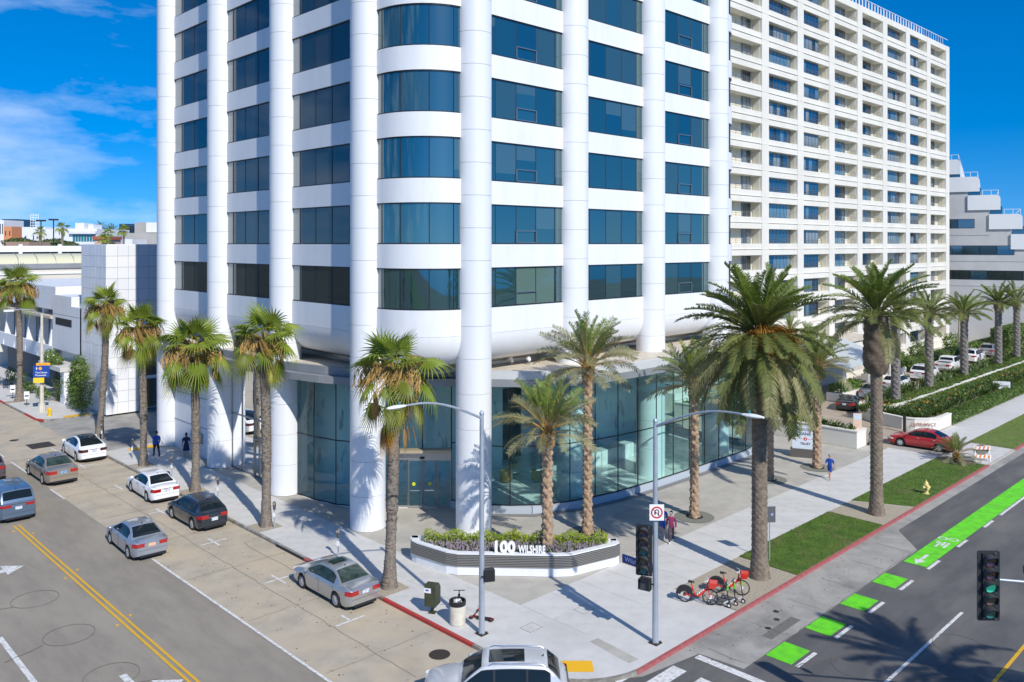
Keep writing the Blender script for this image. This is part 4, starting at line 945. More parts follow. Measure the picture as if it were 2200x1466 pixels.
date_palm('date palm in a round grate in front of the lobby glass', 41.9,27.5,7.6,3,1.0,.25)
date_palm('date palm hidden behind the big drooping palm', 52.2,28.3,7.3,4,1.0,.28)
date_palm('date palm rising beside the bank sign', 57.4,27.4,7.0,5,1.0,.28)
canary_palm('huge drooping palm with orange fruit clusters by the red bikes', 36.5,20.3,11.5,7,(16,32,34,34,34),.91,.37,0,((-2.45,38,2.3),(-1.75,30,2.3),(-3.0,22,2.1),(-1.2,25,2.3),(-2.2,8,2.0)))
canary_palm('palm with bulging scaly neck above the lawn by the hydrant', 50.0,20.2,11.7,8,(10,22,20,5,0),.88,.35,3.4)
# palm across the boulevard whose shadow falls on the near lanes
canary_palm('palm across the boulevard whose shadow falls on the near lanes', 30.4,-2.9,11.4,9,(8,14,14,8,0),.9,.42,0,(),'palms across the boulevard')
for i,(u,v,h) in enumerate(((-9,26,11),(-9.5,37,12.5),(-9,50,11),(-9.3,63,12),(-9,78,12))): fan_palm(('first','second','third','fourth','fifth')[i]+' fan palm from the corner on the opposite side street kerb', u, v, h, (.2,.1), 1.1, 40+i, 0, .34, .25, .1, 'fan palms on the opposite kerb', 0, True)
for i,(u,v,h) in enumerate(((48,-24,11),(64,-27,12),(80,-23,11))): canary_palm(('nearest','middle','farthest')[i]+' thick trunked palm in the park across the boulevard', u, v, h, 50+i, (6,10,10,6,0), .9, .42, 0, (), 'park palms across the boulevard')
DC = {'up': CV['up'], 'hi': CV['hi'], 'mid': CV['mid'], 'low': CV['mid']}
for i, (u, v, h, lab) in enumerate(((80.9,30.9,8.4,'first palm from the left in the hotel garden row'),(90.7,31.3,7.9,'second palm from the left in the hotel garden row'),(101.8,31.4,7.2,'third palm in the hotel garden row, by the pickup'),(114,31.3,7.7,'fourth palm in the hotel garden row, by the grey SUV'),(122.5,31.5,7.5,'fifth palm in the hotel garden row, cut by the picture edge'))):
    date_palm(lab, u, v, h, 20+i, .72, .42, (0,0), .9, (6,12,14,9), 'palms in the hotel garden row', DC, mat('grey_palm_trunk',(.23,.21,.19),.95,col2=(.15,.135,.12),scale=5,bump=.8) if i == 0 else MATS['grey_palm_trunk'])
yp = date_palm('young stemless palm on the lawn by the red sedan', 66.4,21.0,.35,31,.62,.16,(0,0),0,(6,9,9,5), 'young palms')
# ---------------------------------------------------------------- foliage masses
def leaf_cloud(n, size, fn, seed, mats, b=None, up=.3):
    r = random.Random(seed); b = b or MB(); k = 0
    while k < n:
        p = fn(r)
        if p is None: continue
        p, o = Vector(p[0]), Vector(p[1]); d = (o+Vector((r.uniform(-1,1),r.uniform(-1,1),r.uniform(-.6,1)+up))*.9).normalized()
        x = d.orthogonal().normalized(); x = Matrix.Rotation(r.uniform(0,6.3),3,d) @ x; y = d.cross(x); s = size*r.uniform(.6,1.35)
        b.add([p-x*s*.5, p+y*s*.28, p+x*s*.6, p-y*s*.28], [(0,1,2,3)], r.randrange(len(mats))); k += 1
    return b
def ell(c, rad, fill=.35):
    def f(r):
        v = Vector((r.gauss(0,1),r.gauss(0,1),r.gauss(0,1))).normalized(); q = 1-fill*r.random()**1.5; lump = 1+.16*sin(v.x*5+c[0])*cos(v.y*6+c[1])+.1*sin(v.z*8)
        return (c[0]+v.x*rad[0]*q*lump, c[1]+v.y*rad[1]*q*lump, max(.02, c[2]+v.z*rad[2]*q*lump)), v
    return f
def boxf(x0,y0,z0,x1,y1,z1):
    X, Y, Z = x1-x0, y1-y0, z1-z0; A = (X*Y, X*Z, X*Z, Y*Z, Y*Z); T = sum(A)
    def f(r):
        q = r.uniform(0,T); i = 0
        while q > A[i]: q -= A[i]; i += 1
        x, y, z = r.uniform(x0,x1), r.uniform(y0,y1), r.uniform(z0,z1); j = r.uniform(-.06,.05)
        if i == 0: return (x,y,z1+j), Vector((0,0,1))
        if i == 1: return (x,y0-j,z), Vector((0,-1,0))
        if i == 2: return (x,y1+j,z), Vector((0,1,0))
        if i == 3: return (x0-j,y,z), Vector((-1,0,0))
        return (x1+j,y,z), Vector((1,0,0))
    return f
L_h = [leaf_mat('hedge_leaf', (.115,.195,.022), (.08,.15,.017), .25, 2), leaf_mat('hedge_leaf_light', (.17,.25,.026), (.125,.20,.022), .25, 2), leaf_mat('hedge_leaf_dark', (.07,.125,.018), (.05,.10,.015), .25, 2)]
L_d = [leaf_mat('shrub_leaf_dark', (.08,.13,.03), (.055,.095,.024), .25, 2), leaf_mat('shrub_leaf', (.13,.19,.04), (.095,.145,.03), .25, 2)]
M_twig = mat('twig', (.12,.09,.06), .9)
def bush(label, name, cat, spots, n, size, seed, mats, group=None, stems=True):
    c0 = spots[0][0]; o = thing(name, label, cat, (c0[0],c0[1],0), 0, group); b = MB()
    for c, rad in spots: leaf_cloud(n//len(spots), size, ell((c[0]-c0[0],c[1]-c0[1],c[2]), rad), seed, mats, b); seed += 1
    b.build('foliage', mats, o)
    for c, rad in spots:
        q = MB(); b2 = Vector((c[0]-c0[0],c[1]-c0[1],0)); q.tube([b2, b2+Vector((0,0,c[2]))], [.06,.03], 5); q.tube([b2+Vector((0,0,c[2]*.5)), b2+Vector((rad[0]*.5,0,c[2]))], [.03,.012], 4); q.build('stem', M_twig, o); break
    return o
bush('large leafy green climber on the corner of the tiled building', 'climbing_shrub', 'shrub', [((26.3,85.6,2.3),(.9,1.7,2.4)),((26.4,87.6,2.2),(.9,1.6,2.4)),((26.3,86.4,4.0),(.7,1.5,1.3))], 5200, .16, 1, L_h)
bush('green shrub on the awning of the slot window block', 'shrub', 'shrub', [((26.2,93.2,4.2),(.6,1.3,.6)),((26.2,95.4,4.4),(.6,1.2,.7))], 900, .2, 4, L_h[:2])
bush('dark vines hanging under the shop awning', 'vine', 'vine', [((26.3,93.0,1.7),(.5,1.2,1.6)),((26.3,91.4,2.0),(.5,.9,1.4))], 1300, .16, 6, L_d)
for i,(v,lab) in enumerate(((95.5,'low planting in the kerb planter beside the shop'),(100.3,'low bright plant in a pot at the restaurant terrace'),(103.5,'tall terrace plant behind the tall street palm'),(108,'leafy terrace shrub near the left picture edge'))):
    bush(lab, 'terrace_plant', 'plant', [((25.6,v,.7+.4*(i>1)),(.55,1.0 if i else 2.2,.55+.5*(i>1)))], 600, .16, 10+i, L_h, 'terrace plants')
for i,(px,Z,zc,rx,rz_,lab) in enumerate(((42,205,16.4,3.6,1.1,'broad olive tree crown under the white gabled block'),(115,205,16.3,3.6,1.0,'wide dark tree crown before the condominium'),(236,190,15.4,2.0,.9,'dense tree crown before the dark office'))):
    p = at(px,Z); bush(lab, 'street_tree', 'tree', [((p[0],p[1],zc),(rx,rx,rz_)),((p[0]+rx*.7,p[1]-rx*.6,zc-.5),(rx*.7,rx*.7,rz_*.8))], 2600, .55, 30+i, L_d+[leaf_mat('olive_crown_%d' % i,(.10,.12,.03),(.07,.09,.025),.2,1)], 'skyline trees')
for i,(px,py,Z,h,sc,lab) in enumerate(((86,499,165,6.5,.62,'small fan palm on the skyline left of the condominium balconies'),(134,491,165,7.5,.68,'small fan palm on the skyline before the teal balconies'),(232,503,175,6.0,.6,'small fan palm on the skyline right of the pink house'),(222,515,150,5.0,.6,'low bushy fan palm before the pink house'),(266,496,215,7,.9,'fan palm before the dark office'))):
    p = at(px,Z); zt = hz(py,Z); fan_palm(lab, p[0], p[1], h, (0,0), sc, 60+i, 0, .25, .18, 0, 'palms on the skyline', zt-h, True)
for i,(px,py,Z,lab) in enumerate(((217,491,260,'left feather palm silhouette on the skyline'),(240,497,250,'right feather palm silhouette on the skyline'))):
    p = at(px,Z); zt = hz(py,Z); date_palm(lab, p[0], p[1], 9, 70+i, .62, .3, (0,0), zt-9, (5,9,9,6), 'feather palms on the skyline', DC, M_tcan)
# ---------------------------------------------------------------- plaza planter with the address
M_band = mat('ribbed_steel_band', (.34,.33,.31), .38, .7)
PLn = thing('planter', 'white walled planter with ribbed metal band and address letters', 'planter', (0,0,0))
out = [(26.25,34.15),(25.8,33.6),(25.78,33.2),(26.05,31.2),(26.3,30.65),(29.55,27.15),(30.1,26.7),(32.7,26.08),(33.05,26.12),(33.35,26.55)]
# outline runs from the back left round the street corner to the back right
band_ = MB(); band(band_, out, 0, .28, 0, .42); band_.build('base_wall', M_white, PLn)
band_ = MB(); band(band_, out, -.02, .3, 1.0, 1.06); band_.build('coping', M_white, PLn)
for i in range(7):
    b = MB(); fine = out; z = .43+i*.081; band(b, fine, -.06, .25, z, z+.05, 0, False); b.build('steel_slat', M_band, PLn)
b = MB(); band(b, out, .0, .24, .42, 1.0); b.build('slat_backing', M_mull, PLn)
back = [(33.35,26.55),(29.8,30.3),(26.2,34.15)]
b = MB(); band(b, back, -.02, .3, 0, 1.06); b.build('back_wall', M_white, PLn)
soil = offs(out, .27)[1:-1]+[(33.0,26.7),(29.7,30.1),(26.3,33.8)]
MB().prism(soil, .3, .8).build('soil', M_dirt, PLn)
def inpoly(x,y,poly):
    c = False; n = len(poly)
    for i in range(n):
        x1,y1 = poly[i]; x2,y2 = poly[i-1]
        if (y1>y) != (y2>y) and x < (x2-x1)*(y-y1)/(y2-y1)+x1: c = not c
    return c
def line_d(x,y): # distance to back edge
    ax,ay,bx,by = 33.35,26.55,26.2,34.15; return abs((bx-ax)*(ay-y)-(ax-x)*(by-ay))/hypot(bx-ax,by-ay)
M_lav = mat('lavender_flower', (.28,.22,.27), .8, col2=(.36,.31,.34), scale=9); M_lav2 = mat('pale_lilac_flower', (.42,.34,.42), .8)
L_lime = [leaf_mat('lime_leaf', (.46,.52,.035), (.36,.45,.03), .35, 3), leaf_mat('lime_leaf_dark', (.34,.43,.025), (.26,.36,.02), .3, 3)]
b = MB(); r = random.Random(8); k = 0
while k < 5200:
    x, y = r.uniform(25.8,33.3), r.uniform(26,34.1)
    if not inpoly(x,y,soil) or line_d(x,y) < .75: continue
    h = r.uniform(.18,.38); a = r.uniform(0,6.3); lx, ly = r.uniform(-.1,.1), r.uniform(-.1,.1); cs, sn = cos(a)*.03, sin(a)*.03; z = .78; fl = r.random() < (.18 if y < 32.5 and not (x<29 and y<31.8 and x+y>58.8) else .10)
    b.add([(x-cs,y-sn,z),(x+cs,y+sn,z),(x+lx,y+ly,z+h)], [(0,1,2)], 0 if r.random() < .6 else 1)
    if fl:
        q = Vector((x+lx,y+ly,z+h)); s = .035
        for m in (0,1): b.add([q+Vector((s*cos(a+m*1.57),s*sin(a+m*1.57),0)), q+Vector((0,0,.10)), q-Vector((s*cos(a+m*1.57),s*sin(a+m*1.57),0)), q-Vector((0,0,.06))], [(0,1,2,3)], 2 if r.random() < .7 else 3)
    k += 1
tag(b.build('lavender', [L_h[0], L_d[1], M_lav, M_lav2]), kind='stuff')
b = MB()
def hedge_f(r):
    t = r.random(); x = 32.9+(26.55-32.9)*t; y = 26.75+(33.5-26.75)*t; n = Vector((-.73,-.69,0)); w = r.uniform(-.1,.55); zz = r.uniform(.85,1.42+.12*sin(t*40))
    return (x+n.x*w, y+n.y*w, zz), Vector((r.uniform(-.5,.5),r.uniform(-.5,.5),1))
tag(leaf_cloud(9000, .10, hedge_f, 5, L_lime).build('lime_hedge', L_lime), 'bright lime green low hedge along the back of the planter', 'hedge')
# address letters stand on the coping
M_let = mat('white_letter', (.82,.82,.82), .4)
ang = atan2(-(30.6-27.4+.0)*.985, (30.6-27.4)) 
A0 = Vector((27.45,29.43,1.06)); B0 = Vector((29.5,27.2,1.06)); dvec = (B0-A0).normalized(); rz_ = atan2(dvec.y, dvec.x)
def letters(txt, size, pos, bold, depth, name):
    me = text_mesh(txt, size, depth, align='LEFT', bold=bold, name=name); me.materials.clear(); me.materials.append(M_let)
    return put(name, me, PLn, pos, 0, (pi/2, 0, rz_))
n_in = Vector((-dvec.y, dvec.x, 0))*.14
letters('100', .74, A0+n_in+Vector((0,0,.26)), .03, .06, 'address_number')
lw = letters('WILSHIRE', .50, A0+dvec*1.27+n_in+Vector((0,0,.18)), .014, .05, 'address_name'); lw.scale = (.60,1,1)
# ---------------------------------------------------------------- plaza grates
for u, v in ((41.9,27.5),(52.2,28.3),(57.4,27.4),(35.3,30.1)):
    b = MB(); O = arc(u,v,1.15,0,360,28); I = arc(u,v,.5,0,360,28)
    for k in range(28): b.add([(*O[k],.004),(*O[k+1],.004),(*I[k+1],.004),(*I[k],.004)], [(0,1,2,3)])
    b.add([(*p,-.012) for p in I[:-1]], [tuple(range(28))], 1); b.build('tree_grate', [M_agg if False else MATS['tree_grate_stone'] if 'tree_grate_stone' in MATS else mat('tree_grate_stone',(.20,.20,.165),.9), M_dark], SW)
# ---------------------------------------------------------------- hotel boundary wall, planters, hedges
HWl = thing('boundary_wall', 'white rendered wall with planting on top beside the bank sign', 'wall', (64.8,27.7,0))
MB().box(0,0,0,.35,17,1.3).build('wall', M_hot, HWl); MB().box(-.05,-.05,1.3,.4,17,1.38).build('coping', M_hot, HWl); MB().box(.35,0,0,1.75,.35,1.3).build('end_wall', M_hot, HWl); MB().box(.4,-.05,1.3,1.8,.4,1.38).build('coping', M_hot, HWl)
MB().box(1.4,.35,0,1.75,17,1.3).build('wall', M_hot, HWl); MB().box(.35,.35,.6,1.4,17,1.15).build('soil', M_dirt, HWl)
def spikes(b, fn, n, h, seed, mats_n=2, flower=0.0, w=.05):
    r = random.Random(seed)
    for i in range(n):
        x, y, z = fn(r)
        for q in range(6):
            a = r.uniform(0,6.3); l = h*r.uniform(.6,1.2); o = Vector((cos(a),sin(a),0)); s = Vector((-sin(a),cos(a),0))*w; c = Vector((x,y,z)); m = c+o*l*.35+Vector((0,0,l*.7)); t = c+o*l*.75+Vector((0,0,l*(.75+.3*r.random())))
            b.add([c-s*.4, c+s*.4, m+s, m-s, t], [(0,1,2,3),(3,2,4)], r.randrange(mats_n))
        if r.random() < flower:
            c = Vector((x,y,z+h*1.15)); a = r.uniform(0,3); s = Vector((cos(a),sin(a),0))*.10
            b.add([c-s, c+Vector((0,0,.05)), c+s, c+Vector((0,0,.16))], [(0,1,2,3)], mats_n+(0 if r.random() < .8 else 1))
    return b
M_flo = mat('orange_flower', (.75,.33,.05), .7); M_flr = mat('red_flower', (.55,.05,.03), .7)
LS = [L_d[0], L_d[1], L_h[0], M_flo, M_flr]
o = spikes(MB(), lambda r: (65.2+r.random()*1.0, r.uniform(28.2,44), 1.12), 190, .62, 3, 3).build('strap_leaf_plant', LS); tag(o, kind='stuff')
EP = thing('entrance_planter', 'low curved white planter wall lettered at the hotel entrance', 'planter wall', (0,0,0))
ew = [(79.5,33.6),(77.6,33.0),(76.0,31.6),(74.9,29.6),(74.4,27.9),(74.6,26.9),(75.4,26.0),(76.4,25.55),(79.3,25.5)]
b = MB(); band(b, ew, 0, .3, 0, .98); b.build('wall', M_hot, EP); b = MB(); band(b, ew, -.05, .35, .98, 1.08); b.build('coping', M_hot, EP)
MB().prism([(p[0],p[1]) for p in offs(ew,.28)]+[(150,25.9),(150,33.4)], 0, .7).build('soil', M_dirt, EP)
b = MB(); band(b, [(79.5,33.6),(150,33.6)][::-1], 0, .3, 0, .95); b.build('wall', M_hot, EP)
text('ENTRANCE', .42, mat('red_brown_letter',(.25,.07,.04),.6), EP, (74.98,26.33,.55), (pi/2,0,radians(-48)), .01, 'CENTER', 0, 'lettering')
tw_ = [(150,29.9),(82,29.9),(78.5,30.2),(77.6,30.9),(77.5,31.8)]
UWl = thing('terrace_wall', 'low rough white retaining wall curving through the hotel hedges', 'wall', (0,0,0))
r = random.Random(2); tp = resamp(tw_[::-1], 1.1)
for p, q in zip(tp, tp[1:]):
    b = MB(); band(b, [p,q], -.16+r.uniform(-.03,.03), .16, .6, 1.28+r.uniform(-.06,.05)); b.build('stone', M_hot, UWl)
hm = L_h
def hedge(label, x0,y0,z0,x1,y1,z1, n, seed, size=.16, mats=None, group='clipped hedges of the hotel garden'):
    o = thing('hedge', label, 'hedge', (x0,y0,0), 0, group); mats = mats or L_h
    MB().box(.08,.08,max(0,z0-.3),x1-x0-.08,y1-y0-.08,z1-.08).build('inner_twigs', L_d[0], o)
    leaf_cloud(n, size, boxf(0,0,z0,x1-x0,y1-y0,z1), seed, mats).build('foliage', mats, o); return o
hedge('clipped low hedge along the pale sidewalk, in front of the orange flowers', 79.4,25.45,0,110,26.5,.95, 8500, 1)
hedge('clipped hedge further along the sidewalk beyond the sign', 111,25.45,0,150,26.4,.9, 5000, 2, .2)
hedge('sloping green hedge on top of the rough retaining wall', 80,28.6,.7,150,29.7,1.25, 9000, 3, .2, L_h[:2])
hedge('groundcover hedge behind the retaining wall under the palms', 79,30.2,.7,150,31.4,1.45, 9000, 4, .2, [L_h[0],L_h[1],L_d[1]])
b = MB()
spikes(b, lambda r: (r.uniform(75.6,82), r.uniform(26.6,29.6), .7), 230, .75, 5, 3, .10); spikes(b, lambda r: (r.uniform(75.8,78), r.uniform(29.2,32.4), .7), 90, .75, 6, 3, .2)
spikes(b, lambda r: (r.uniform(82,112), r.uniform(26.7,28.4), .7), 420, .8, 7, 3, .09); spikes(b, lambda r: (r.uniform(79,150), r.uniform(31.4,33.3), .9), 620, .95, 8, 3, .05)
tag(b.build('flowering_strap_plant', LS), kind='stuff')
SG = thing('garden_sign', 'small white garden sign with dark script above the hedge', 'sign', (98.5,26.75,0), radians(-62))
MB().box(-.8,-.1,.7,.8,.1,1.5).build('board', M_white, SG); text('Miramar', .40, M_black, SG, (0,-.105,1.1), (pi/2,0,0), .006)
# low planters along the hotel side of the drive
for i,(u,v,w,lab) in enumerate(((97,39.4,9.5,'white planter box with shrubs on the hotel side of the drive'),(82.5,36.8,5.5,'small white planter box behind the thick trunked palm'))):
    o = thing('drive_planter', lab, 'planter', (u,v,0), 0, 'planters along the hotel drive'); MB().box(0,0,0,w,1.6,.9).build('wall', M_hot, o)
    leaf_cloud(900, .3, boxf(.2,.2,.85,w-.2,1.4,1.7), 40+i, L_h).build('foliage', L_h, o)
b = MB(); band(b, [(108,38.6),(150,38.6)], 0, .3, 0, .8); tag(b.build('drive_wall', M_hot), 'low white wall along the far side of the hotel drive', 'wall')
hedge('green hedge bank on the far side of the hotel drive', 108,39.2,.4,150,41,1.5, 4000, 9, .3)
hedge('tall dark hedge at the end of the hotel drive', 136,36,0,150,38.4,3.6, 4200, 10, .34, L_d+[L_h[0]])
for i,(u,v,h) in enumerate(((84,43.2,6.2),(87.5,42.9,5.2),(127,39.9,6.0),(130,40.2,6.5))):
    o = thing('garden_palm', ('slim bright green palm in front of the hotel entrance, ' if i < 2 else 'slim garden palm at the end of the drive, ')+('taller one','shorter one','left one','right one')[i], 'palm tree', (u,v,0), 0, 'slim palms by the hotel')
    MB().tube([(0,0,0),(.1,0,h*.5),(.15,0,h)], [.14,.1,.08], 7).build('trunk', M_tsm, o); rr = random.Random(i)
    for k in range(16): put('frond', rr.choice(DV[('up','hi','mid')[k%3]]), o, (.15,0,h), 0, (0,0,k*2.4), .8)
MB().prism([(66.5,26.16),(66.9,26.16),(74.4,32.6),(74.0,32.9)], 0, .02)
for i,(u,v,rx,h,lab) in enumerate(((106,42.5,1.8,2.2,'rounded shrub beside the hotel entrance'),(113,43,2.4,2.0,'wide shrub bank under the hotel balconies'),(121,43,2.6,2.4,'shrub bank further along the hotel wall'),(133,42.6,2.6,3.0,'large dark shrub at the end of the hotel'))):
    bush(lab, 'shrub', 'shrub', [((u,v,h*.5),(rx,1.3,h*.5))], 900, .3, 90+i, L_h, 'shrubs along the hotel wall')
# ================================================================ VEHICLES
M_cg = mat('car_glass', (.010,.016,.020), .03, ior=1.5, spec=.3); M_cg2 = mat('car_glass_clear', (.05,.075,.065), .03, ior=1.5, spec=.3, col2=(.02,.035,.03), scale=2.2)
M_tail = mat('tail_lamp', (.42,.012,.014), .12, coat=1.0, col2=(.30,.008,.01), scale=14); M_taild = mat('dark_tail_lamp', (.06,.008,.01), .12, coat=1.0); M_head = mat('head_lamp', (.72,.74,.76), .08, coat=1.0); M_amb = mat('amber_lamp', (.62,.22,.03), .15, coat=1)
M_seat = mat('car_seat', (.35,.31,.22), .8); M_seatl = mat('lime_seat', (.42,.44,.10), .8); M_plate = mat('number_plate', (.72,.74,.76), .5, col2=(.25,.30,.45), scale=26, lo=.5, hi=.55); M_plateb = mat('blue_number_plate', (.05,.22,.48), .5, col2=(.5,.6,.7), scale=22, lo=.5, hi=.55); M_plateo = mat('orange_number_plate', (.72,.36,.18), .5, col2=(.7,.6,.5), scale=24, lo=.5, hi=.55)
def paint(name, c, metal=.0, rough=.32): return mat(name, c, rough, metal, coat=1.0)
P_white = paint('white_car_paint', (.80,.81,.82)); P_silver = paint('silver_car_paint', (.46,.47,.47), .65, .28); P_pale = paint('pale_silver_car_paint', (.64,.65,.66), .25, .3); P_beige = paint('beige_car_paint', (.38,.335,.27), .55); P_blue = paint('blue_grey_car_paint', (.13,.20,.29), .5); P_bsil = paint('ice_silver_car_paint', (.40,.44,.50), .6, .28); P_navy = paint('dark_navy_car_paint', (.022,.032,.048), .3); P_red = paint('red_car_paint', (.42,.012,.016)); P_blk = paint('black_car_paint', (.010,.011,.014)); P_grey = paint('grey_car_paint', (.22,.23,.25), .5); P_mar = paint('maroon_grey_car_paint', (.13,.10,.12), .5)
P_sky = paint('grey_blue_car_paint', (.25,.30,.37), .5)
def smooth(t): t = max(0,min(1,t)); return t*t*(3-2*t)
def lerp(a,b,t): return a+(b-a)*t
TYPES = {
 'sedan':  dict(L=4.85,W=1.82,H=1.45,zs=.95,hood=(.68,.93),deck=(.98,1.02),x=(1.12,.28,-.92,-1.72),wr=.60,wb=2.82,R=.325,sp=[.98,-.02,-.08,-1.18]),
 'fastback': dict(L=4.7,W=1.85,H=1.44,zs=.95,hood=(.62,.88),deck=(.96,1.04),x=(1.25,.20,-.85,-2.0),wr=.58,wb=2.88,R=.335,sp=[1.0,.02,-.05,-1.25]),
 'hatch':  dict(L=4.46,W=1.78,H=1.48,zs=.96,hood=(.70,.95),deck=(.98,1.0),x=(1.15,.35,-1.45,-2.05),wr=.60,wb=2.67,R=.325,sp=[1.0,.05,-.02,-1.0,-1.07,-1.55]),
 'minivan':dict(L=5.1,W=1.98,H=1.76,zs=1.08,hood=(.78,1.03),deck=(1.08,1.10),x=(1.75,.85,-2.05,-2.42),wr=.72,wb=3.03,R=.34,sp=[1.45,.35,.28,-.95,-1.02,-2.05]),
 'suv':    dict(L=4.88,W=1.96,H=1.74,zs=1.13,hood=(.86,1.12),deck=(1.12,1.16),x=(1.22,.45,-1.75,-2.28),wr=.66,wb=2.93,R=.37,sp=[1.0,.08,.0,-1.05,-1.12,-1.85]),
 'pickup': dict(L=5.6,W=2.0,H=1.88,zs=1.18,hood=(.95,1.18),deck=(1.18,1.2),x=(1.25,.6,-.75,-.95),wr=.70,wb=3.5,R=.39,sp=[1.05,.25,.18,-.7]),
 'coupe':  dict(L=4.5,W=1.88,H=1.29,zs=.88,hood=(.62,.86),deck=(.86,.96),x=(.95,.12,-.55,-1.85),wr=.54,wb=2.46,R=.335,sp=[.8,-.55]),
}
WHEELS = {}; M_rim = mat('alloy_rim', (.52,.53,.54), .35, .2)
def wheel_mesh(R, kind):
    key = (round(R,3), kind)
    if key in WHEELS: return WHEELS[key]
    My = Matrix.Rotation(-pi/2,4,'X'); t = MB()
    t.lathe([(R*.66,.0),(R*.80,-.01),(R*.94,.0),(R,.035),(R,.17),(R*.94,.20),(R*.6,.20)], 28, (0,0,0), 0, True, My)
    r = MB(); r.lathe([(R*.66,.005),(R*.63,.03),(R*.60,.10),(.02,.10)], 28, (0,0,0), 1, True, My)
    ns = {'five':5,'ten':10,'seven':7,'mesh':12}[kind]; 
    for i in range(ns):
        a = 2*pi*i/ns; w = .07 if ns <= 7 else .035
        o = Vector((cos(a),0,sin(a))); r.bar(o*R*.10+Vector((0,.015,0)), o*R*.63+Vector((0,.025,0)), w, .035, 0, (0,1,0))
    r.lathe([(R*.16,.0),(R*.16,.06)], 12, (0,0,0), 0, True, My); r.add([Vector((R*.16*cos(2*pi*i/12),.0,R*.16*sin(2*pi*i/12))) for i in range(12)], [tuple(range(12))], 0)
    r.lathe([(R*.665,.004),(R*.62,.012)], 28, (0,0,0), 0, True, My)
    WHEELS[key] = (t.mesh('tyre', M_rubber), r.mesh('rim', [M_rim, M_black])); return WHEELS[key]
def car(name, label, cat, kind, u, v, ang, P, sc=1.0, z=RZ, group=None, wheel='five', roofglass=False, lamp=None, plate=None, rails=False, seats=None, glass=None, details=True, spoiler=False, sunroof=False, steer=0, tweak=None):
    T = dict(TYPES[kind]); T.update(tweak or {}); L, W, H, zs = T['L'], T['W']/2, T['H'], T['zs']; x1,x2,x3,x4 = T['x']; R = T['R']; wx = T['wb']/2
    root = thing(name, label, cat, (u,v,z), radians(ang), group); root.scale = (sc,sc,sc)
    zb0 = .20 if kind not in ('suv','pickup') else .28; Ra = R+.055; G = glass or M_cg
    xf, xr = L/2, -L/2; ov = .05*(xf) ; c0 = wx*0
    def wid(x):
        q = abs(x)/(L/2); k = 1-.03*smooth((q-.45)/.35)-.17*max(0,(q-.82)/.18)**2.2
        return W*k
    def top(x):    # hood / cabin base / deck height on the centre line
        if x > x1: t = (xf-x)/(xf-x1); return lerp(T['hood'][0], T['hood'][1], smooth(max(0,t)**.6))
        if x < x4: t = (x-xr)/(x4-xr); return lerp(T['deck'][0]-.02, T['deck'][1], smooth(max(0,t)**.5))
        return zs+.02
    def shd(x):    # shoulder height
        return min(zs-.03, top(x)-.05) if x > x1-.2 else (min(zs+.02, top(x)-.045) if x < x4+.2 else zs-.015)
    def bot(x):
        b = zb0+.10*max(0,(abs(x)/(L/2)-.86)/.14)
        for c in (wx,-wx):
            d = abs(x-c)
            if d < Ra: b = max(b, R+sqrt(Ra*Ra-d*d))
        return b
    xs = sorted(set([xr+L*i/64 for i in range(65)]+[c+s*Ra*q for c in (wx,-wx) for s in (-1,1) for q in (.999,.96,.85,.6,.3)]))
    rows = []
    for x in xs:
        w, b, s, t = wid(x), bot(x), shd(x), top(x); q = abs(x)/(L/2); e = max(0,(q-.93)/.07)
        t2 = t-.10*e*e; s2 = s-.06*e*e; bl = zb0+.1
        pr = [(w*.93, b), (w*.985, max(bl, b+.01)), (w*(1.0), max(.50, b+.025)), (w*.995, max(.50+(s2-.5)*.55, b+.04)), (w*.965, max(s2-.035, b+.05)), (w*.925, s2+.005 if s2 > b+.06 else b+.06), (w*.80, max(lerp(s2,t2,.55), b+.065)), (w*.5, max(t2,b+.07)), (0, max(t2+.015,b+.075))]
        rows.append([(x,-y,zz) for y,zz in pr]+[(x,y,zz) for y,zz in pr[-2::-1]])
    b = MB(); b.grid(rows, False, 0, True); n = len(rows[0])
    b.add(rows[0], [tuple(range(n))], 0, False); b.add(rows[-1], [tuple(range(n-1,-1,-1))], 0, False)
    body = b.build('body', P, root)
    b = MB(); 
    for c in (-1,1): pass
    b.box(xr+.25,-W*.86,.16,xf-.25,W*.86,.5); b.box(-wx-Ra,-W*.80,.2,-wx+Ra,W*.80,.78); b.box(wx-Ra,-W*.80,.2,wx+Ra,W*.80,.76 if kind != 'coupe' else .62); b.build('underbody', M_black, root)
    # greenhouse
    wr = T['wr']/1.0*W/.91
    def zt(x):
        if x >= x2: t = (x1-x)/(x1-x2); return lerp(zs+.0, H-.045, max(0,min(1,t))**.92)
        if x <= x3: t = (x-x4)/(x3-x4); return lerp(zs+.03, H-.05, max(0,t)**(.85 if kind in ('sedan','fastback','coupe') else .75))
        t = (x-x3)/(x2-x3); return H-.045+.045*sin(pi*t)
    def wbs(x): return wid(x)*.925
    def ye(x): return lerp(wbs(x), wr, smooth((zt(x)-zs)/(H-zs))**.8)
    def topp(x, s, o=0): y = s*ye(x); return Vector((x, y, zt(x)+.035*(1-s*s)*min(1,(zt(x)-zs)/.3)))
    def side(x, q, sg): return Vector((x, sg*lerp(wbs(x), ye(x), q**1.15), lerp(zs-.02, zt(x), q)))
    N2 = 34; rows = []; gx = [x4+(x1-x4)*i/N2 for i in range(N2+1)]
    for x in gx:
        sd = [side(x,q,-1) for q in (0,.25,.5,.75,.94)]; tp = [topp(x,s) for s in (-.97,-.9,-.6,-.3,0,.3,.6,.9,.97)]; rows.append(sd+tp+[side(x,q,1) for q in (.94,.75,.5,.25,0)])
    b = MB(); b.grid(rows, False, 0, True); b.add(rows[0], [tuple(range(len(rows[0])))], 0); b.add(rows[-1], [tuple(range(len(rows[0])-1,-1,-1))], 0); b.build('cabin', P, root)
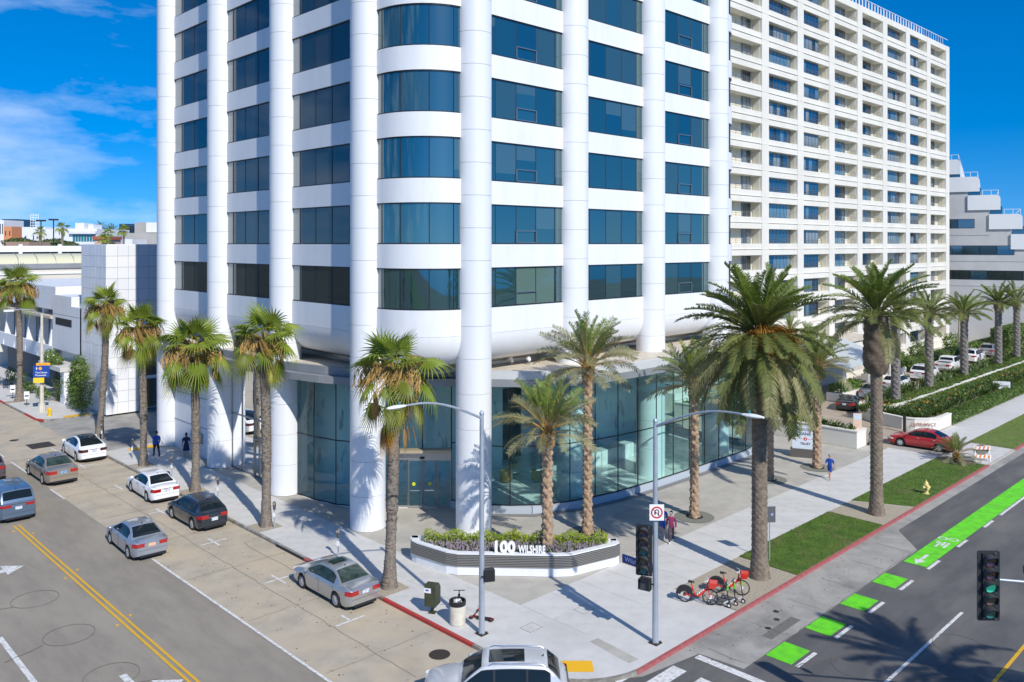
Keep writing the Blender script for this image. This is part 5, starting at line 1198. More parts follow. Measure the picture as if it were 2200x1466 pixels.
    def patch(nm, fn, A, B, m, na=8, nb=6, off=.012, flip=False):
        g = [[fn(lerp(A[0],A[1],i/na), lerp(B[0],B[1],j/nb)) for j in range(nb+1)] for i in range(na+1)]; cc = Vector((0,0,zs*.8)); rows = []
        for i in range(na+1):
            row = []
            for j in range(nb+1):
                du = g[min(i+1,na)][j]-g[max(i-1,0)][j]; dv = g[i][min(j+1,nb)]-g[i][max(j-1,0)]; nn = du.cross(dv)
                if nn.length < 1e-9: nn = Vector((0,0,1))
                nn.normalize()
                if nn.dot(g[i][j]-cc) < 0: nn = -nn
                row.append(g[i][j]+nn*off)
            rows.append(row)
        q = MB(); q.grid(rows, False, 0, True); return q.build(nm, m, root)
    patch('windscreen', topp, (x1-.07,x2+.03), (-.90,.90), G); 
    if x3-x4 > .12: patch('rear_window', topp, (x4+.08*(x3-x4)+.03,x3-.05 if not roofglass else x2-.25), (-.88,.88), G)
    else: patch('rear_window', topp, (x4+.02,x3-.02), (-.85,.85), G)
    sp = T['sp']
    for sg in (-1,1):
        patch('window_trim', lambda x,q: side(x,q,sg), (sp[0]+.03,sp[-1]-.03), (.08,.88), M_black, 16, 3, .007)
        for a, c in zip(sp[::2], sp[1::2]): patch('side_window', lambda x,q: side(x,q,sg), (a,c), (.13,.84), G, 8, 3)
        if kind in ('sedan','fastback','coupe') : patch('side_window', lambda x,q: side(x,q,sg), (sp[-1]-.06, x3-.32), (.13,.72), G, 4, 3)
    if sunroof: patch('sunroof', topp, (x2-.22,x2-.75 if kind != 'suv' else x2-1.45), (-.62,.62), G, 14, 10, .02)
    if rails:
        for sg in (-1,1): MB().tube([topp(x2-.2,sg*.9)+Vector((0,0,.0)), topp(x2-.35,sg*.9)+Vector((0,0,.06)), topp(x3+.2,sg*.9)+Vector((0,0,.06)), topp(x3+.05,sg*.9)], .022, 6).build('roof_rail', M_chrome, root)
    if spoiler: patch('roof_spoiler', topp, (x3-.14,x3+.05), (-.85,.85), P, 3, 4, .03)
    ty, rm = wheel_mesh(R, wheel)
    for sx in (1,-1):
        for sg in (1,-1):
            yaw = (0 if sg < 0 else pi)+(radians(steer) if sx > 0 else 0); w = put('wheel', ty, root, (sx*wx, sg*(W-.005)*.985, R), yaw)
            put('rim', rm, w, (0,0,0))
    lm = lamp or M_tail; zl = (.80 if kind in ('sedan','fastback','hatch','coupe') else .98); lw = .36 if kind != 'minivan' else .42
    if kind == 'coupe': zl = .72
    for sg in (-1,1):
        # tail and head lamps wrap the corners, 1 cm proud of the body
        def corner(xa, xb, za, zb_, nm, m, end):
            pts = []; zz = (za, (za+zb_)/2, zb_); rows = []
            for i in range(9):
                x = lerp(xa, end, min(1, i/4)); o_ = (.014 if end > 0 else -.014)*(i >= 4)
                rows.append([Vector((x+o_, sg*((wid(x)*(.997 if k != 2 else .962)+.012) if i < 4 else (wid(end)*(.99-.02*(k == 2))-(i-4)*lw/4+.008*(i == 4))), z_)) for k, z_ in enumerate(zz)])
            q = MB(); q.grid(rows, False, 0, True); return q.build(nm, m, root)
        corner(xr+.30, 0, zl-.09, min(zl+.10, shd(xr+.05)), 'tail_lamp', lm, xr)
        corner(xf-.5, 0, T['hood'][0]-.16, T['hood'][0]-.02, 'head_lamp', M_head, xf)
        mir = MB(); mir.lathe([(0,-.11),(.07,-.09),(.09,0),(.06,.09),(0,.11)], 10, (0,0,0), 0, True, Matrix.Rotation(pi/2,4,'X')); mir.bar((0,-sg*.05,-.03),(-.02,-sg*.16,-.09),.05,.03)
        mir.build('mirror', P, root, (x1-.28, sg*(W*.93+.14), zs+.09))
        for k, (a, c) in enumerate(zip(sp[::2], sp[1::2])):
            if k < 2 and details:
                xx = c+.0; MB().bar((xx+.02, sg*(wid(xx)*.985+.012), zs-.10), (xx+.20, sg*(wid(xx)*.985+.012), zs-.10), .03, .03).build('door_handle', P if kind != 'sedan' else M_chrome, root)
                xx = c-.03; q = MB(); q.tube([(xx, sg*(wid(xx)*y_+.002), z_) for y_, z_ in ((.986,max(bot(xx)+.03,zb0+.12)),(1.0,.52),(.995,.74),(.966,zs-.06))], .007, 4, 0, False); q.build('door_seam', M_black, root)
        xx = sp[0]+.12; q = MB(); q.tube([(xx, sg*(wid(xx)*y_+.002), z_) for y_, z_ in ((.986,zb0+.12),(1.0,.52),(.995,.74),(.966,zs-.06))], .007, 4, 0, False); q.build('door_seam', M_black, root)
    MB().box(xr-.010,-W*.62,zb0+.0,xr+.06,W*.62,zb0+.11).build('bumper_insert', M_black, root)
    MB().box(xf-.06,-W*.55,zb0+.10,xf+.016,W*.55,zb0+.26).build('grille', M_black, root)
    zp = zl-.02 if kind in ('sedan','coupe','fastback') else zl-.16
    MB().box(xr-.022,-.17,zp-.085,xr+.02,.17,zp+.075).build('number_plate', plate or M_plate, root)
    MB().box(xr-.018,-.32,zp+.09,xr+.02,.32,zp+.115).build('boot_trim', M_chrome, root)
    q = MB(); q.tube([(xr-.004, y, zb0+.34) for y in (-W*.78,-.3,.3,W*.78)], .006, 4, 0, False); q.build('bumper_seam', M_black, root)
    if kind in ('sedan','coupe','fastback'):
        q = MB(); q.tube([(x4-.02,-W*.78,top(x4)+.012),(x4-.45,-W*.74,top(x4-.45)+.012),(xr+.05,-W*.70,top(xr+.05)-.0)], .006, 4, 0, False); q.tube([(x4-.02,W*.78,top(x4)+.012),(x4-.45,W*.74,top(x4-.45)+.012),(xr+.05,W*.70,top(xr+.05)-.0)], .006, 4, 0, False); q.build('boot_seam', M_black, root)
    if kind == 'pickup':
        MB().box(xr+.12,-W*.82,zs-.02,x4-.08,W*.82,zs+.085).build('bed_opening', M_black, root)
        for sg in (-1,1): MB().box(xr+.03,sg*W*.82-.06,zs-.05,x4-.02,sg*W*.82+.06,zs+.12).build('bed_side', P, root)
        MB().box(xr-.0,-W*.84,.75,xr+.10,W*.84,zs+.12).build('tailgate', P, root); MB().box(xr-.10,-W*.9,.45,xr+.06,W*.9,.62).build('bumper', M_chrome, root)
    if kind in ('suv','minivan'): MB().box(xr-.02,-.42,zl+.085,xr+.02,.42,zl+.13).build('hatch_trim', M_chrome, root)
    if seats:      # rear shelf and head rests seen through the back window
        for y in (-.42,0,.42): MB().box(x4+.25,y-.17,zs+.05,x4+.36,y+.17,zs+.2).build('head_rest', seats, root)
    for y in (0,): MB().tube([topp(x3+.12,0), topp(x3+.12,0)+Vector((-.05,0,.07))], [.035,.01], 6).build('antenna', M_black, root)
    return root
CG = 'cars parked along the side street kerb'
car('sedan_car','silver luxury sedan parked nearest the corner, with a dark sunroof','car','sedan',21.15,33.35,90,P_silver,1.02,RZ,CG,'ten',sunroof=True,glass=M_cg2,tweak=dict(deck=(1.0,1.04)))
car('hatchback_car','dark navy hatchback with roof rails parked by a meter','car','hatch',20.85,47.6,90,P_navy,1.05,RZ,CG,'ten',rails=True,spoiler=True)
car('sedan_car','white sedan with steel blue boot trim parked beside the palm','car','sedan',21.05,54.7,88,P_white,1.03,RZ,CG,'seven',lamp=M_tail)
car('sedan_car','white electric sedan with all glass roof by the alley','car','fastback',21.1,68.3,88,P_white,1.12,RZ,CG,'ten',roofglass=True,lamp=M_taild)
car('sedan_car','ice silver compact sedan driving in the kerb lane with orange plate','car','sedan',16.72,45.7,88,P_bsil,1.02,RZ,None,'seven',plate=M_plateo,tweak=dict(L=4.65))
car('sedan_car','beige sedan with lime head rests and a blue plate','car','sedan',17.55,63.6,90,P_beige,1.14,RZ,None,'ten',plate=M_plateb,seats=M_seatl,glass=M_cg2)
car('minivan','blue grey minivan cut by the left picture edge','minivan','minivan',13.35,57.2,90,P_blue,1.03,RZ,None,'five',rails=True)
car('suv_car','maroon grey car just entering at the left picture edge','car','suv',14.15,67.0,90,P_mar,1.0,RZ,None,'five')
car('suv_car','silver SUV with panoramic roof turning at the bottom of the picture','SUV','suv',19.95,21.2,135.6,P_pale,1.0,RZ,None,'five',rails=True,sunroof=True,steer=8,tweak=dict(L=5.0))
car('sedan_car','red sedan turning into the hotel drive','car','sedan',69.05,24.3,93.5,P_red,1.0,.004,None,'seven',steer=6)
DG = 'cars waiting on the hotel drive'
car('sports_car','low black sports coupe first in the hotel drive','car','coupe',80.6,35.2,12,P_blk,1.0,.006,DG,'five',details=True)
car('sedan_car','grey blue sedan half hidden by the thick palm trunk','car','sedan',88.2,35.9,4,P_sky,1.0,.006,DG,'ten',details=True)
car('hatchback_car','white hatchback behind the first garden palm','car','hatch',95.2,36.3,3,P_white,1.05,.006,DG,'ten',details=True)
car('suv_car','white SUV on the hotel drive nearest the white hatchback, before the pickup','SUV','suv',104,36.4,3,P_white,1.05,.006,DG,'five',details=True)
car('pickup_truck','white pickup truck with its black bed towards the camera','pickup truck','pickup',113.4,36.8,3,P_white,1.0,.006,DG,'five',details=True)
car('suv_car','white SUV beyond the pickup, red tail lamps','SUV','suv',124.2,37.2,3,P_white,1.05,.006,DG,'five',details=True,rails=True)
car('suv_car','silver grey SUV last in the hotel drive','SUV','suv',132.5,37.4,3,P_silver,1.05,.006,DG,'five',details=True)
# ================================================================ STREET FURNITURE
M_or2 = mat('orange_band', (.85,.42,.03), .5); M_sblue = mat('sign_blue', (.01,.06,.33), .45); M_syel = mat('sign_yellow', (.80,.58,.03), .5); M_sw = mat('sign_white', (.80,.80,.79), .5); M_sred = mat('sign_red', (.55,.02,.03), .5)
M_lens = {c: mat('lens_'+c, v, .2, coat=.8) for c, v in dict(red=(.10,.012,.012), amber=(.13,.06,.01), green=(.02,.13,.09)).items()}
M_lens['lit'] = mat('lens_lit_green', (.02,.28,.19), .3, emit=((.05,.75,.45),.25))
def basis(ang): return Matrix.Rotation(ang,4,'Z')
def lamp_pole(label, u, v, h, dirv, arm, rise):
    o = thing('street_lamp', label, 'street lamp', (u,v,0), atan2(dirv[1],dirv[0]))
    b = MB(); b.tube([(0,0,0),(0,0,.1),(0,0,.11),(0,0,h)], [.14,.14,.125,.085], 14); b.lathe([(.085,h),(.10,h+.02),(.10,h+.08),(.04,h+.16),(.0,h+.2)], 12); b.build('pole', M_galv, o)
    b = MB(); b.box(-.2,-.2,0,.2,.2,.035)
    for x in (-.15,.15):
        for y in (-.15,.15): b.tube([(x,y,.03),(x,y,.1)], .025, 6)
    b.build('base_plate', M_iron, o)
    pts = [(arm*t, 0, h-.15+rise*sin(pi/2*min(1,t*1.15))) for t in [i/10 for i in range(11)]]
    MB().tube(pts, [.055-.02*i/10 for i in range(11)], 8).build('arm', M_galv, o)
    e = pts[-1]; b = MB(); rows = []
    for i in range(9):
        t = i/8; w = .16*sin(pi*(.12+.8*t))**.7; rows.append([(e[0]-.1+.85*t, w*cos(a), e[2]+.0+.075*sin(a)*(.5+.5*sin(pi*t))) for a in [2*pi*k/10 for k in range(10)]])
    b.grid(rows, True, 0, True); b.add(rows[0], [tuple(range(10))]); b.add(rows[-1], [tuple(range(9,-1,-1))]); b.build('lamp_head', M_wmet, o)
    MB().tube([(e[0]+.18,0,e[2]+.05),(e[0]+.18,0,e[2]+.18)], .035, 8).build('photo_sensor', mat('teal_plastic_'+str(int(u)),(.03,.25,.30),.4), o)
    return o
def signal_head(label, loc, ang, back=True, lit=None, group='five lamp traffic signal heads', vis=True):
    o = thing('traffic_signal', label, 'traffic light', loc, ang, group)     # faces local -y
    b = MB(); b.box(-.19,-.02,-.96,.19,.20,.96); b.build('housing', M_black, o)
    if back:
        b = MB(); pr = []; w, h, r = .33, 1.03, .06
        for cx, cz, a0 in ((w-r,h-r,0),(-w+r,h-r,90),(-w+r,-h+r,180),(w-r,-h+r,270)): pr += [(p[0],p[1]) for p in arc(cx,cz,r,a0,a0+90,4)]
        b.extr(pr[::-1], 'y', .03, .05); b.v = [(x,y,z) for x,y,z in b.v]; b.build('backplate', mat('signal_backplate',(.022,.026,.032),.5) if 'signal_backplate' not in MATS else MATS['signal_backplate'], o)
    for i, c in enumerate(('red','red','green','amber','green')):
        z = .76-.38*i; m = M_lens['lit'] if lit == i else M_lens[c]
        l = MB(); l.lathe([(.0,-.03),(.10,-.022),(.165,0)], 16, (0,0,0), 0, True, Matrix.Rotation(pi/2,4,'X')); l.xf(Matrix.Translation((0,-.055,z))); l.build('lens', m, o)
        v = MB(); rows = []
        for q in (0,1):
            rows.append([(.185*cos(radians(a)), -.03-(q*(.30*(.45+.55*max(0,sin(radians(a)))))), z+.185*sin(radians(a))) for a in range(-40,221,13)])
        v.grid(rows, False, 0, True); rows2 = [[(x*.93,y,z+(zz-z)*.93) for x,y,zz in rw] for rw in rows]; v.grid(rows2, False, 0, True, True); v.build('visor', mat('visor_grey',(.055,.06,.065),.5) if 'visor_grey' not in MATS else MATS['visor_grey'], o)
    for z in (.93,.56,.19,-.18,-.55,-.93):
        MB().box(.17,-.01,z-.05,.205,.04,z+.05).build('latch', M_mull2, o)
    return o
lamp_pole('grey street lamp at the corner with its arm over the side street', 23.04,25.33,9.0,(-1,0),4.0,1.05)
p2 = lamp_pole('grey street lamp and signal pole at the corner with its arm over the boulevard', 27.48,19.87,8.85,(0,-1),4.0,1.05)
CA = radians(-44.37)     # yaw of things that face back along the view
s1 = signal_head('traffic signal mounted on the corner pole, above the street name blade', (27.48-.46*.7148,19.87+.46*.6993,3.72), radians(-62))
MB().bar((.1,.1,.75),(.5,.12,.75),.05,.05).build('bracket', M_mull, s1); MB().bar((.1,.1,-.75),(.5,.12,-.75),.05,.05).build('bracket', M_mull, s1)
s2 = signal_head('large traffic signal hanging from the mast arm at the right, one green lamp lit', (27.15,7.7,5.95), radians(-46), True, 2)
ma = thing('mast_arm', 'white mast arm with a small camera entering from the right edge', 'mast arm', (27.3,7.8,6.1), 0)
e_ = Vector((4.5,-5.6,-.35)); MB().tube([(0,0,0), tuple(e_*.5+Vector((0,0,.02))), tuple(e_)], [.04,.05,.07], 10).build('arm', M_galv, ma)
MB().tube([tuple(e_), (e_.x,e_.y,-6.2)], [.16,.2], 12).build('pole', M_galv, ma)
c_ = e_*.16; MB().tube([tuple(c_), tuple(c_+Vector((0,0,.28)))], .018, 6).build('camera_stem', M_mull2, ma); MB().box(c_.x-.07,c_.y-.1,c_.z+.26,c_.x+.07,c_.y+.12,c_.z+.48).build('camera', M_black, ma)
def ped_head(label, loc, ang):
    o = thing('pedestrian_signal', label, 'pedestrian signal', loc, ang, 'pedestrian signal boxes'); b = MB(); b.box(-.22,-.1,-.24,.22,.14,.24); b.build('housing', M_black, o)
    MB().box(-.18,-.125,-.20,.18,-.10,.20).build('face', MATS['visor_grey'], o); b = MB(); b.box(-.23,-.22,.2,.23,-.1,.22); b.box(-.23,-.22,-.2,-.21,-.1,.2); b.box(.21,-.22,-.2,.23,-.1,.2); b.build('hood', M_black, o); MB().bar((.2,.08,0),(.34,.12,0),.05,.05).build('bracket', M_mull, o)
    return o
ped_head('black pedestrian signal box on the right of the first corner lamp pole', (23.04+.30*.7148,25.33-.30*.6993,2.42), radians(150))
ped_head('black pedestrian signal box under the street name blade', (27.48-.40*.7148,19.87+.40*.6993,2.38), radians(-75))
ns = thing('no_turn_sign', 'square white no U-turn sign on the corner pole', 'sign', (27.48-.1,19.87-.14,5.3), CA)
MB().box(-.29,-.02,-.32,.29,0,.32).build('board', M_sw, ns)
b = MB(); O = arc(0,0,.24,0,360,28); I = arc(0,0,.18,0,360,28)
for k in range(28): b.add([(O[k][0],-.024,O[k][1]),(O[k+1][0],-.024,O[k+1][1]),(I[k+1][0],-.024,I[k+1][1]),(I[k][0],-.024,I[k][1])], [(0,1,2,3)])
b.bar((-.14,-.0265,.14),(.14,-.0265,-.14),.004,.05,0,(0,1,0)); b.build('prohibition_ring', M_sred, ns)
b = MB(); b.box(.05,-.0235,-.13,.09,-.0215,.04); A_ = arc(0,.04,.09,0,180,8); B_ = arc(0,.04,.05,0,180,8)
for k in range(8): b.add([(A_[k][0],-.0225,A_[k][1]),(A_[k+1][0],-.0225,A_[k+1][1]),(B_[k+1][0],-.0225,B_[k+1][1]),(B_[k][0],-.0225,B_[k][1])], [(0,1,2,3)])
b.add([(-.12,-.0225,.0),(-.02,-.0225,.0),(-.07,-.0225,-.12)], [(0,1,2)]); b.box(-.09,-.0235,-.02,-.05,-.0215,.04); b.build('u_turn_arrow', M_black, ns)
sb = thing('street_name_sign', 'blue street name blade behind the corner traffic signal', 'street sign', (27.38,19.95,3.02), radians(90))
MB().box(.0,-.02,-.17,1.5,.02,.17).build('blade', M_sblue, sb); MB().box(0,-.025,-.19,1.5,.025,-.165).build('orange_edge', M_or2, sb)
me = text_mesh('Wilshire Bl', .27, .003); me.materials.clear(); me.materials.append(M_sw); put('lettering', me, sb, (.75,.026,0), 0, (pi/2,0,pi))
def meter(label, u, v, ang=0):
    o = thing('parking_meter', label, 'parking meter', (u,v,0), ang, 'parking meters along the side street kerb')
    MB().tube([(0,0,0),(0,0,1.02)], .035, 8).build('pole', M_galv, o); b = MB(); rows = [[(.10*q*cos(a),.075*q*sin(a),z) for a in [2*pi*k/10 for k in range(10)]] for q,z in ((.55,1.0),(.85,1.08),(1.0,1.2),(1.0,1.32),(.9,1.42),(.55,1.48),(.02,1.5))]; b.grid(rows, True, 0, True); b.build('meter_head', mat('meter_grey',(.13,.12,.11),.45,.4) if 'meter_grey' not in MATS else MATS['meter_grey'], o)
    MB().box(-.085,-.085,1.30,.085,-.05,1.42).build('display', M_chrome, o); MB().box(-.07,-.05,.62,.07,-.035,.86).build('notice', M_sw, o); return o
for (u,v,l) in ((23.3,43.0,'parking meter in front of the hatchback\'s rear corner, by the tall straight palm'),(23.4,36.6,'parking meter standing beyond the silver luxury sedan'),(23.25,50.0,'parking meter just right of the white sedan'),(23.3,57.2,'parking meter behind the white sedan roof'),(23.25,64.3,'parking meter left of the blue shirted man'),(23.5,71.6,'parking meter at the leaning palm base')): meter(l,u,v,radians(-60))
def hydrant(label, u, v, m, sc):
    o = thing('fire_hydrant', label, 'fire hydrant', (u,v,.0), radians(-40), 'fire hydrants'); o.scale = (sc,)*3
    MB().lathe([(.17,0),(.17,.04),(.11,.05),(.105,.45),(.14,.46),(.14,.50),(.115,.52),(.10,.60),(.05,.68),(.0,.70)], 14).build('barrel', m, o)
    for d, l in (((-1,0),.2),((1,0),.2),((0,-1),.22)): MB().tube([(0,0,.36),(d[0]*l,d[1]*l,.36)], [.065,.075], 10).build('outlet', m, o)
    MB().tube([(0,0,.69),(0,0,.76)], .03, 6).build('cap_nut', m, o); return o
hydrant('bright yellow fire hydrant at the alley corner on the left', 23.5,85.7, mat('hydrant_yellow',(.75,.50,.01),.5), 1.15); hydrant('pale yellow fire hydrant on the boulevard lawn', 56.3,19.6, mat('hydrant_pale',(.70,.58,.22),.5), 1.2)
mbx = thing('mailbox', 'dark green relay mailbox on a single post beside the litter bin', 'mailbox', (22.85,28.3,0), radians(-62))
M_mg = mat('mailbox_green', (.065,.075,.04), .5, .2, col2=(.05,.055,.03), scale=3); MB().box(-.05,-.05,0,.05,.05,.4).build('post', M_mg, mbx); MB().box(-.16,-.16,0,.16,.16,.02).build('foot', M_mg, mbx)
b = MB(); b.extr([(-.29,.36),(.29,.36),(.29,1.05),(.12,1.28),(-.29,1.28)], 'x', -.26, .26); b.build('box', M_mg, mbx); MB().box(-.262,-.31,.95,.05,-.292,1.15).build('sticker', M_sw, mbx); MB().box(-.2,-.305,1.03,-.05,-.3101,1.1).build('logo', M_sblue, mbx); MB().box(-.275,-.2,.5,-.262,.2,1.0).build('door', M_mg, mbx)
bn = thing('litter_bin', 'cream concrete litter bin with a black liner', 'litter bin', (22.95,26.75,0)); M_cc = mat('cream_concrete',(.62,.58,.48),.85,col2=(.52,.49,.40),scale=3)
MB().lathe([(.0,0),(.31,0),(.34,.03),(.345,.84),(.33,.86)], 24).build('drum', M_cc, bn); MB().lathe([(.35,.80),(.36,.82),(.36,.98),(.33,1.0),(.29,.99),(.27,.7),(0,.68)], 24).build('liner_rim', M_black, bn); b = MB(); r = random.Random(1)
for k in range(26): a = r.uniform(0,6.3); b.add([(.1*cos(a)+r.uniform(-.12,.12),.1*sin(a)+r.uniform(-.12,.12),.86),(.15*cos(a),.15*sin(a),.98+r.uniform(0,.08)),(.1*cos(a+1),.1*sin(a+1),.9)], [(0,1,2)])
b.build('rubbish', M_sw, bn)
def scooter(label, u, v, ang, deck, acc, group=None, tilt=None, z=0):
    o = thing('kick_scooter', label, 'scooter', (u,v,z), ang, group)
    b = MB(); b.box(-.42,-.075,.12,.22,.075,.165); b.build('deck', deck, o); MB().bar((.2,0,.15),(.40,0,.30),.07,.05).build('neck', acc, o)
    MB().tube([(.42,0,.20),(.36,0,.7),(.31,0,1.12)], .024, 8).build('stem', M_black, o); MB().tube([(.31,-.24,1.12),(.31,.24,1.12)], .018, 6).build('handlebar', M_black, o)
    for x in (.44,-.45):
        w = MB(); w.lathe([(.055,-.025),(.095,-.025),(.105,0),(.095,.025),(.055,.025)], 14, (0,0,0), 0, True, Matrix.Rotation(pi/2,4,'X')); wh = w.build('wheel', M_rubber, o, (x,0,.105))
        h = MB(); h.lathe([(.0,-.02),(.056,-.022),(.056,.022),(0,.02)], 12, (0,0,0), 0, True, Matrix.Rotation(pi/2,4,'X')); h.build('hub', acc, wh)
    b = MB(); b.add([(-.56,-.05,.16),(-.36,-.05,.23),(-.36,.05,.23),(-.56,.05,.16)], [(0,1,2,3)]); b.build('mudguard', acc, o); MB().box(.35,-.05,.75,.40,.05,.98).build('battery_tag', acc if acc is not M_wmet else M_lime, o)
    if tilt: o.rotation_euler = tilt
    return o
M_lime = mat('lime_plastic', (.18,.55,.03), .4); M_sred2 = mat('scooter_red', (.45,.02,.03), .4)
SCG = 'lime and white kick scooters parked between the red bikes'
for i,(u,v,l) in enumerate(((32.35,19.95,'kick scooter nearest the front red bike'),(32.75,19.85,'middle kick scooter between the red bikes'),(33.2,19.75,'kick scooter nearest the rear red bike'))): scooter(l,u,v,radians(-75),mat('grey_deck',(.10,.105,.11),.6) if i == 0 else MATS['grey_deck'],M_wmet,SCG)
scooter('black kick scooter upright behind the litter bin', 23.65,27.42, radians(225), M_black, M_black)
scooter('black and red kick scooter fallen by the lamp pole', 23.75,26.2, 0, M_black, M_sred2, None, (radians(88),0,radians(118)), .08)
scooter('dark kick scooter leaning at the white boundary wall', 66.9,27.2, radians(110), M_black, M_black)
M_br = mat('bike_red', (.72,.025,.012), .35, coat=.6)
def bike(label, u, v, ang):
    o = thing('bicycle', label, 'bicycle', (u,v,0), ang, 'red rental bikes')
    R = .345
    for x, hub in ((.56,M_sw),(-.56,M_black)):
        w = MB(); w.lathe([(R-.035,-.02),(R,-.022),(R+.012,0),(R,.022),(R-.035,.02)], 28, (0,0,0), 0, True, Matrix.Rotation(pi/2,4,'X')); wh = w.build('wheel', M_rubber, o, (x,0,R+.01))
        s = MB()
        for k in range(14): a = 2*pi*k/14; s.tube([(0,.03*(1 if k%2 else -1),0),((R-.03)*cos(a),0,(R-.03)*sin(a))], .004, 3, 0, False)
        s.build('spokes', M_chrome, wh); h = MB(); h.tube([(0,-.05,0),(0,.05,0)], .07, 10); h.build('hub', hub, wh)
    z0 = R+.01; b = MB(); b.tube([(.44,0,.98),(.40,0,.72),(.12,0,.40),(-.08,0,.33)], [.03,.04,.05,.045], 8); b.tube([(-.08,0,.33),(-.20,0,.62),(-.26,0,.84)], .028, 8); b.tube([(-.08,.06,.33),(-.56,.06,z0)], .018, 6); b.tube([(-.08,-.06,.33),(-.56,-.06,z0)], .018, 6); b.tube([(-.22,.05,.62),(-.56,.06,z0)], .016, 6); b.tube([(-.22,-.05,.62),(-.56,-.06,z0)], .016, 6)
    b.tube([(.43,.05,.80),(.56,.05,z0)], .022, 6); b.tube([(.43,-.05,.80),(.56,-.05,z0)], .022, 6); b.build('frame', M_br, o)
    b = MB(); b.lathe([(.0,0),(.10,.0),(.10,.05),(0,.05)], 10, (-.08,0,.30), 0); b.bar((-.08,.09,.33),(.08,.1,.26),.02,.03); b.bar((-.08,-.09,.33),(-.24,-.1,.40),.02,.03); b.build('crank', M_black, o)
    b = MB(); rows = [[(-.56+(R+.045)*cos(radians(a)), s*.10, z0+(R+.045)*sin(radians(a))) for s in (-1,-.5,.5,1)] for a in range(25,176,15)]; b.grid(rows, False, 0, True)
    for s in (-1,1): b.add([(-.56+(R+.045)*cos(radians(a)), s*.10, z0+(R+.045)*sin(radians(a))) for a in range(25,176,15)]+[(-.56+.18*cos(radians(a)), s*.115, z0+.18*sin(radians(a))) for a in range(175,24,-30)], [tuple(range(11+6))])
    b.build('rear_skirt', M_black, o)
    b = MB(); rows = [[(-.26+x, w*s, .95+.02*abs(s)) for s in (-1,0,1)] for x, w in ((-.15,.09),(-.05,.08),(.06,.04),(.14,.025))]; b.grid(rows, False, 0, True); rows2 = [[(x,y,z-.05) for x,y,z in rw] for rw in rows]; b.grid(rows2, False, 0, True, True); b.tube([(-.26,0,.84),(-.27,0,.93)], .015, 6); b.build('saddle', M_black, o)
    b = MB(); b.tube([(.44,0,.98),(.46,0,1.10)], .02, 6); b.tube([(.34,-.29,1.12),(.46,-.12,1.12),(.46,.12,1.12),(.34,.29,1.12)], .016, 6); b.build('handlebar', M_wmet, o)
    b = MB(); b.add([(.52,-.17,.78),(.78,-.15,.82),(.78,.15,.82),(.52,.17,.78),(.50,-.23,1.06),(.88,-.21,1.06),(.88,.21,1.06),(.50,.23,1.06)], [(0,3,2,1),(0,1,5,4),(1,2,6,5),(2,3,7,6),(3,0,4,7)]); b.add([(.53,-.2,1.05),(.86,-.19,1.05),(.86,.19,1.05),(.53,.2,1.05)], [(0,1,2,3)]); b.build('basket', M_br, o)
    b = MB()
    for k in range(4): b.box(-.02+k*.085,-.056,.40+k*.075,.03+k*.085,.056,.45+k*.075)
    b.build('frame_lettering_block', M_sw, o); MB().bar((-.3,.12,.33),(-.36,.16,.02),.02,.02).build('kickstand', M_black, o); return o
bike('red rental bike with basket nearest the corner pole', 31.85,20.75, radians(-62)); bike('red rental bike with basket nearer the big palm trunk', 33.75,20.3, radians(-60))
# bank sign
bs = thing('bank_sign', 'white bank sign panel on a dark plinth on the plaza', 'sign', (59.6,29.45,0), radians(-66))
MB().box(-1.0,-.25,0,1.15,.25,.62).build('plinth', mat('dark_sign_plinth',(.11,.10,.09),.6), bs); MB().box(-.85,-.13,.62,1.0,.13,2.35).build('panel', mat('pale_blue_sign',(.68,.75,.84),.4), bs)
M_nvy = mat('navy_letter', (.01,.02,.09), .5)
for t, sz, z in (('CALIFORNIA',.29,2.05),('BANK',.33,1.74),('TRUST',.25,1.0)): text(t, sz, M_nvy, bs, (.075,-.136,z), (pi/2,0,0), .003, bold=.004)
MB().box(-.7,-.136,1.36,.85,-.131,1.38).build('rule_line', M_sred, bs); MB().tube([(.075,-.14,1.37),(.075,-.131,1.37)], .13, 8).build('emblem', M_sred, bs); MB().tube([(.075,-.145,1.37),(.075,-.139,1.37)], .05, 8).build('emblem_centre', M_sw, bs)
ib = thing('information_board', 'small orange and white notice board on the boundary wall end', 'sign', (65.6,28.0,1.38), radians(-55)); MB().box(-.32,-.05,0,.32,.05,1.25).build('board', mat('peach_panel',(.72,.50,.38),.5), ib); MB().box(-.26,-.06,.75,.26,-.045,1.18).build('notice', mat('pale_notice',(.55,.62,.68),.5), ib)
gp = thing('bollard', 'dark bollard post before the entrance wall lettering', 'bollard', (73.4,27.3,0)); MB().box(-.1,-.1,0,.1,.1,1.35).build('post', M_iron, gp); MB().box(-.12,-.12,1.35,.12,.12,1.4).build('cap', M_iron, gp)
ks = thing('parking_sign', 'grey sign plate on a thin post behind the big palm trunk', 'sign', (38.75,21.0,0), radians(-40)); MB().tube([(0,0,0),(0,0,2.7)], .03, 8).build('post', M_galv, ks); b = MB(); b.box(-.3,-.03,1.95,.3,-.01,2.75); b.build('plate', mat('grey_plate',(.14,.15,.16),.4,.3), ks); MB().tube([(.12,-.035,2.35),(.12,-.028,2.35)], .07, 12).build('emblem', mat('violet_print',(.35,.32,.6),.5), ks)
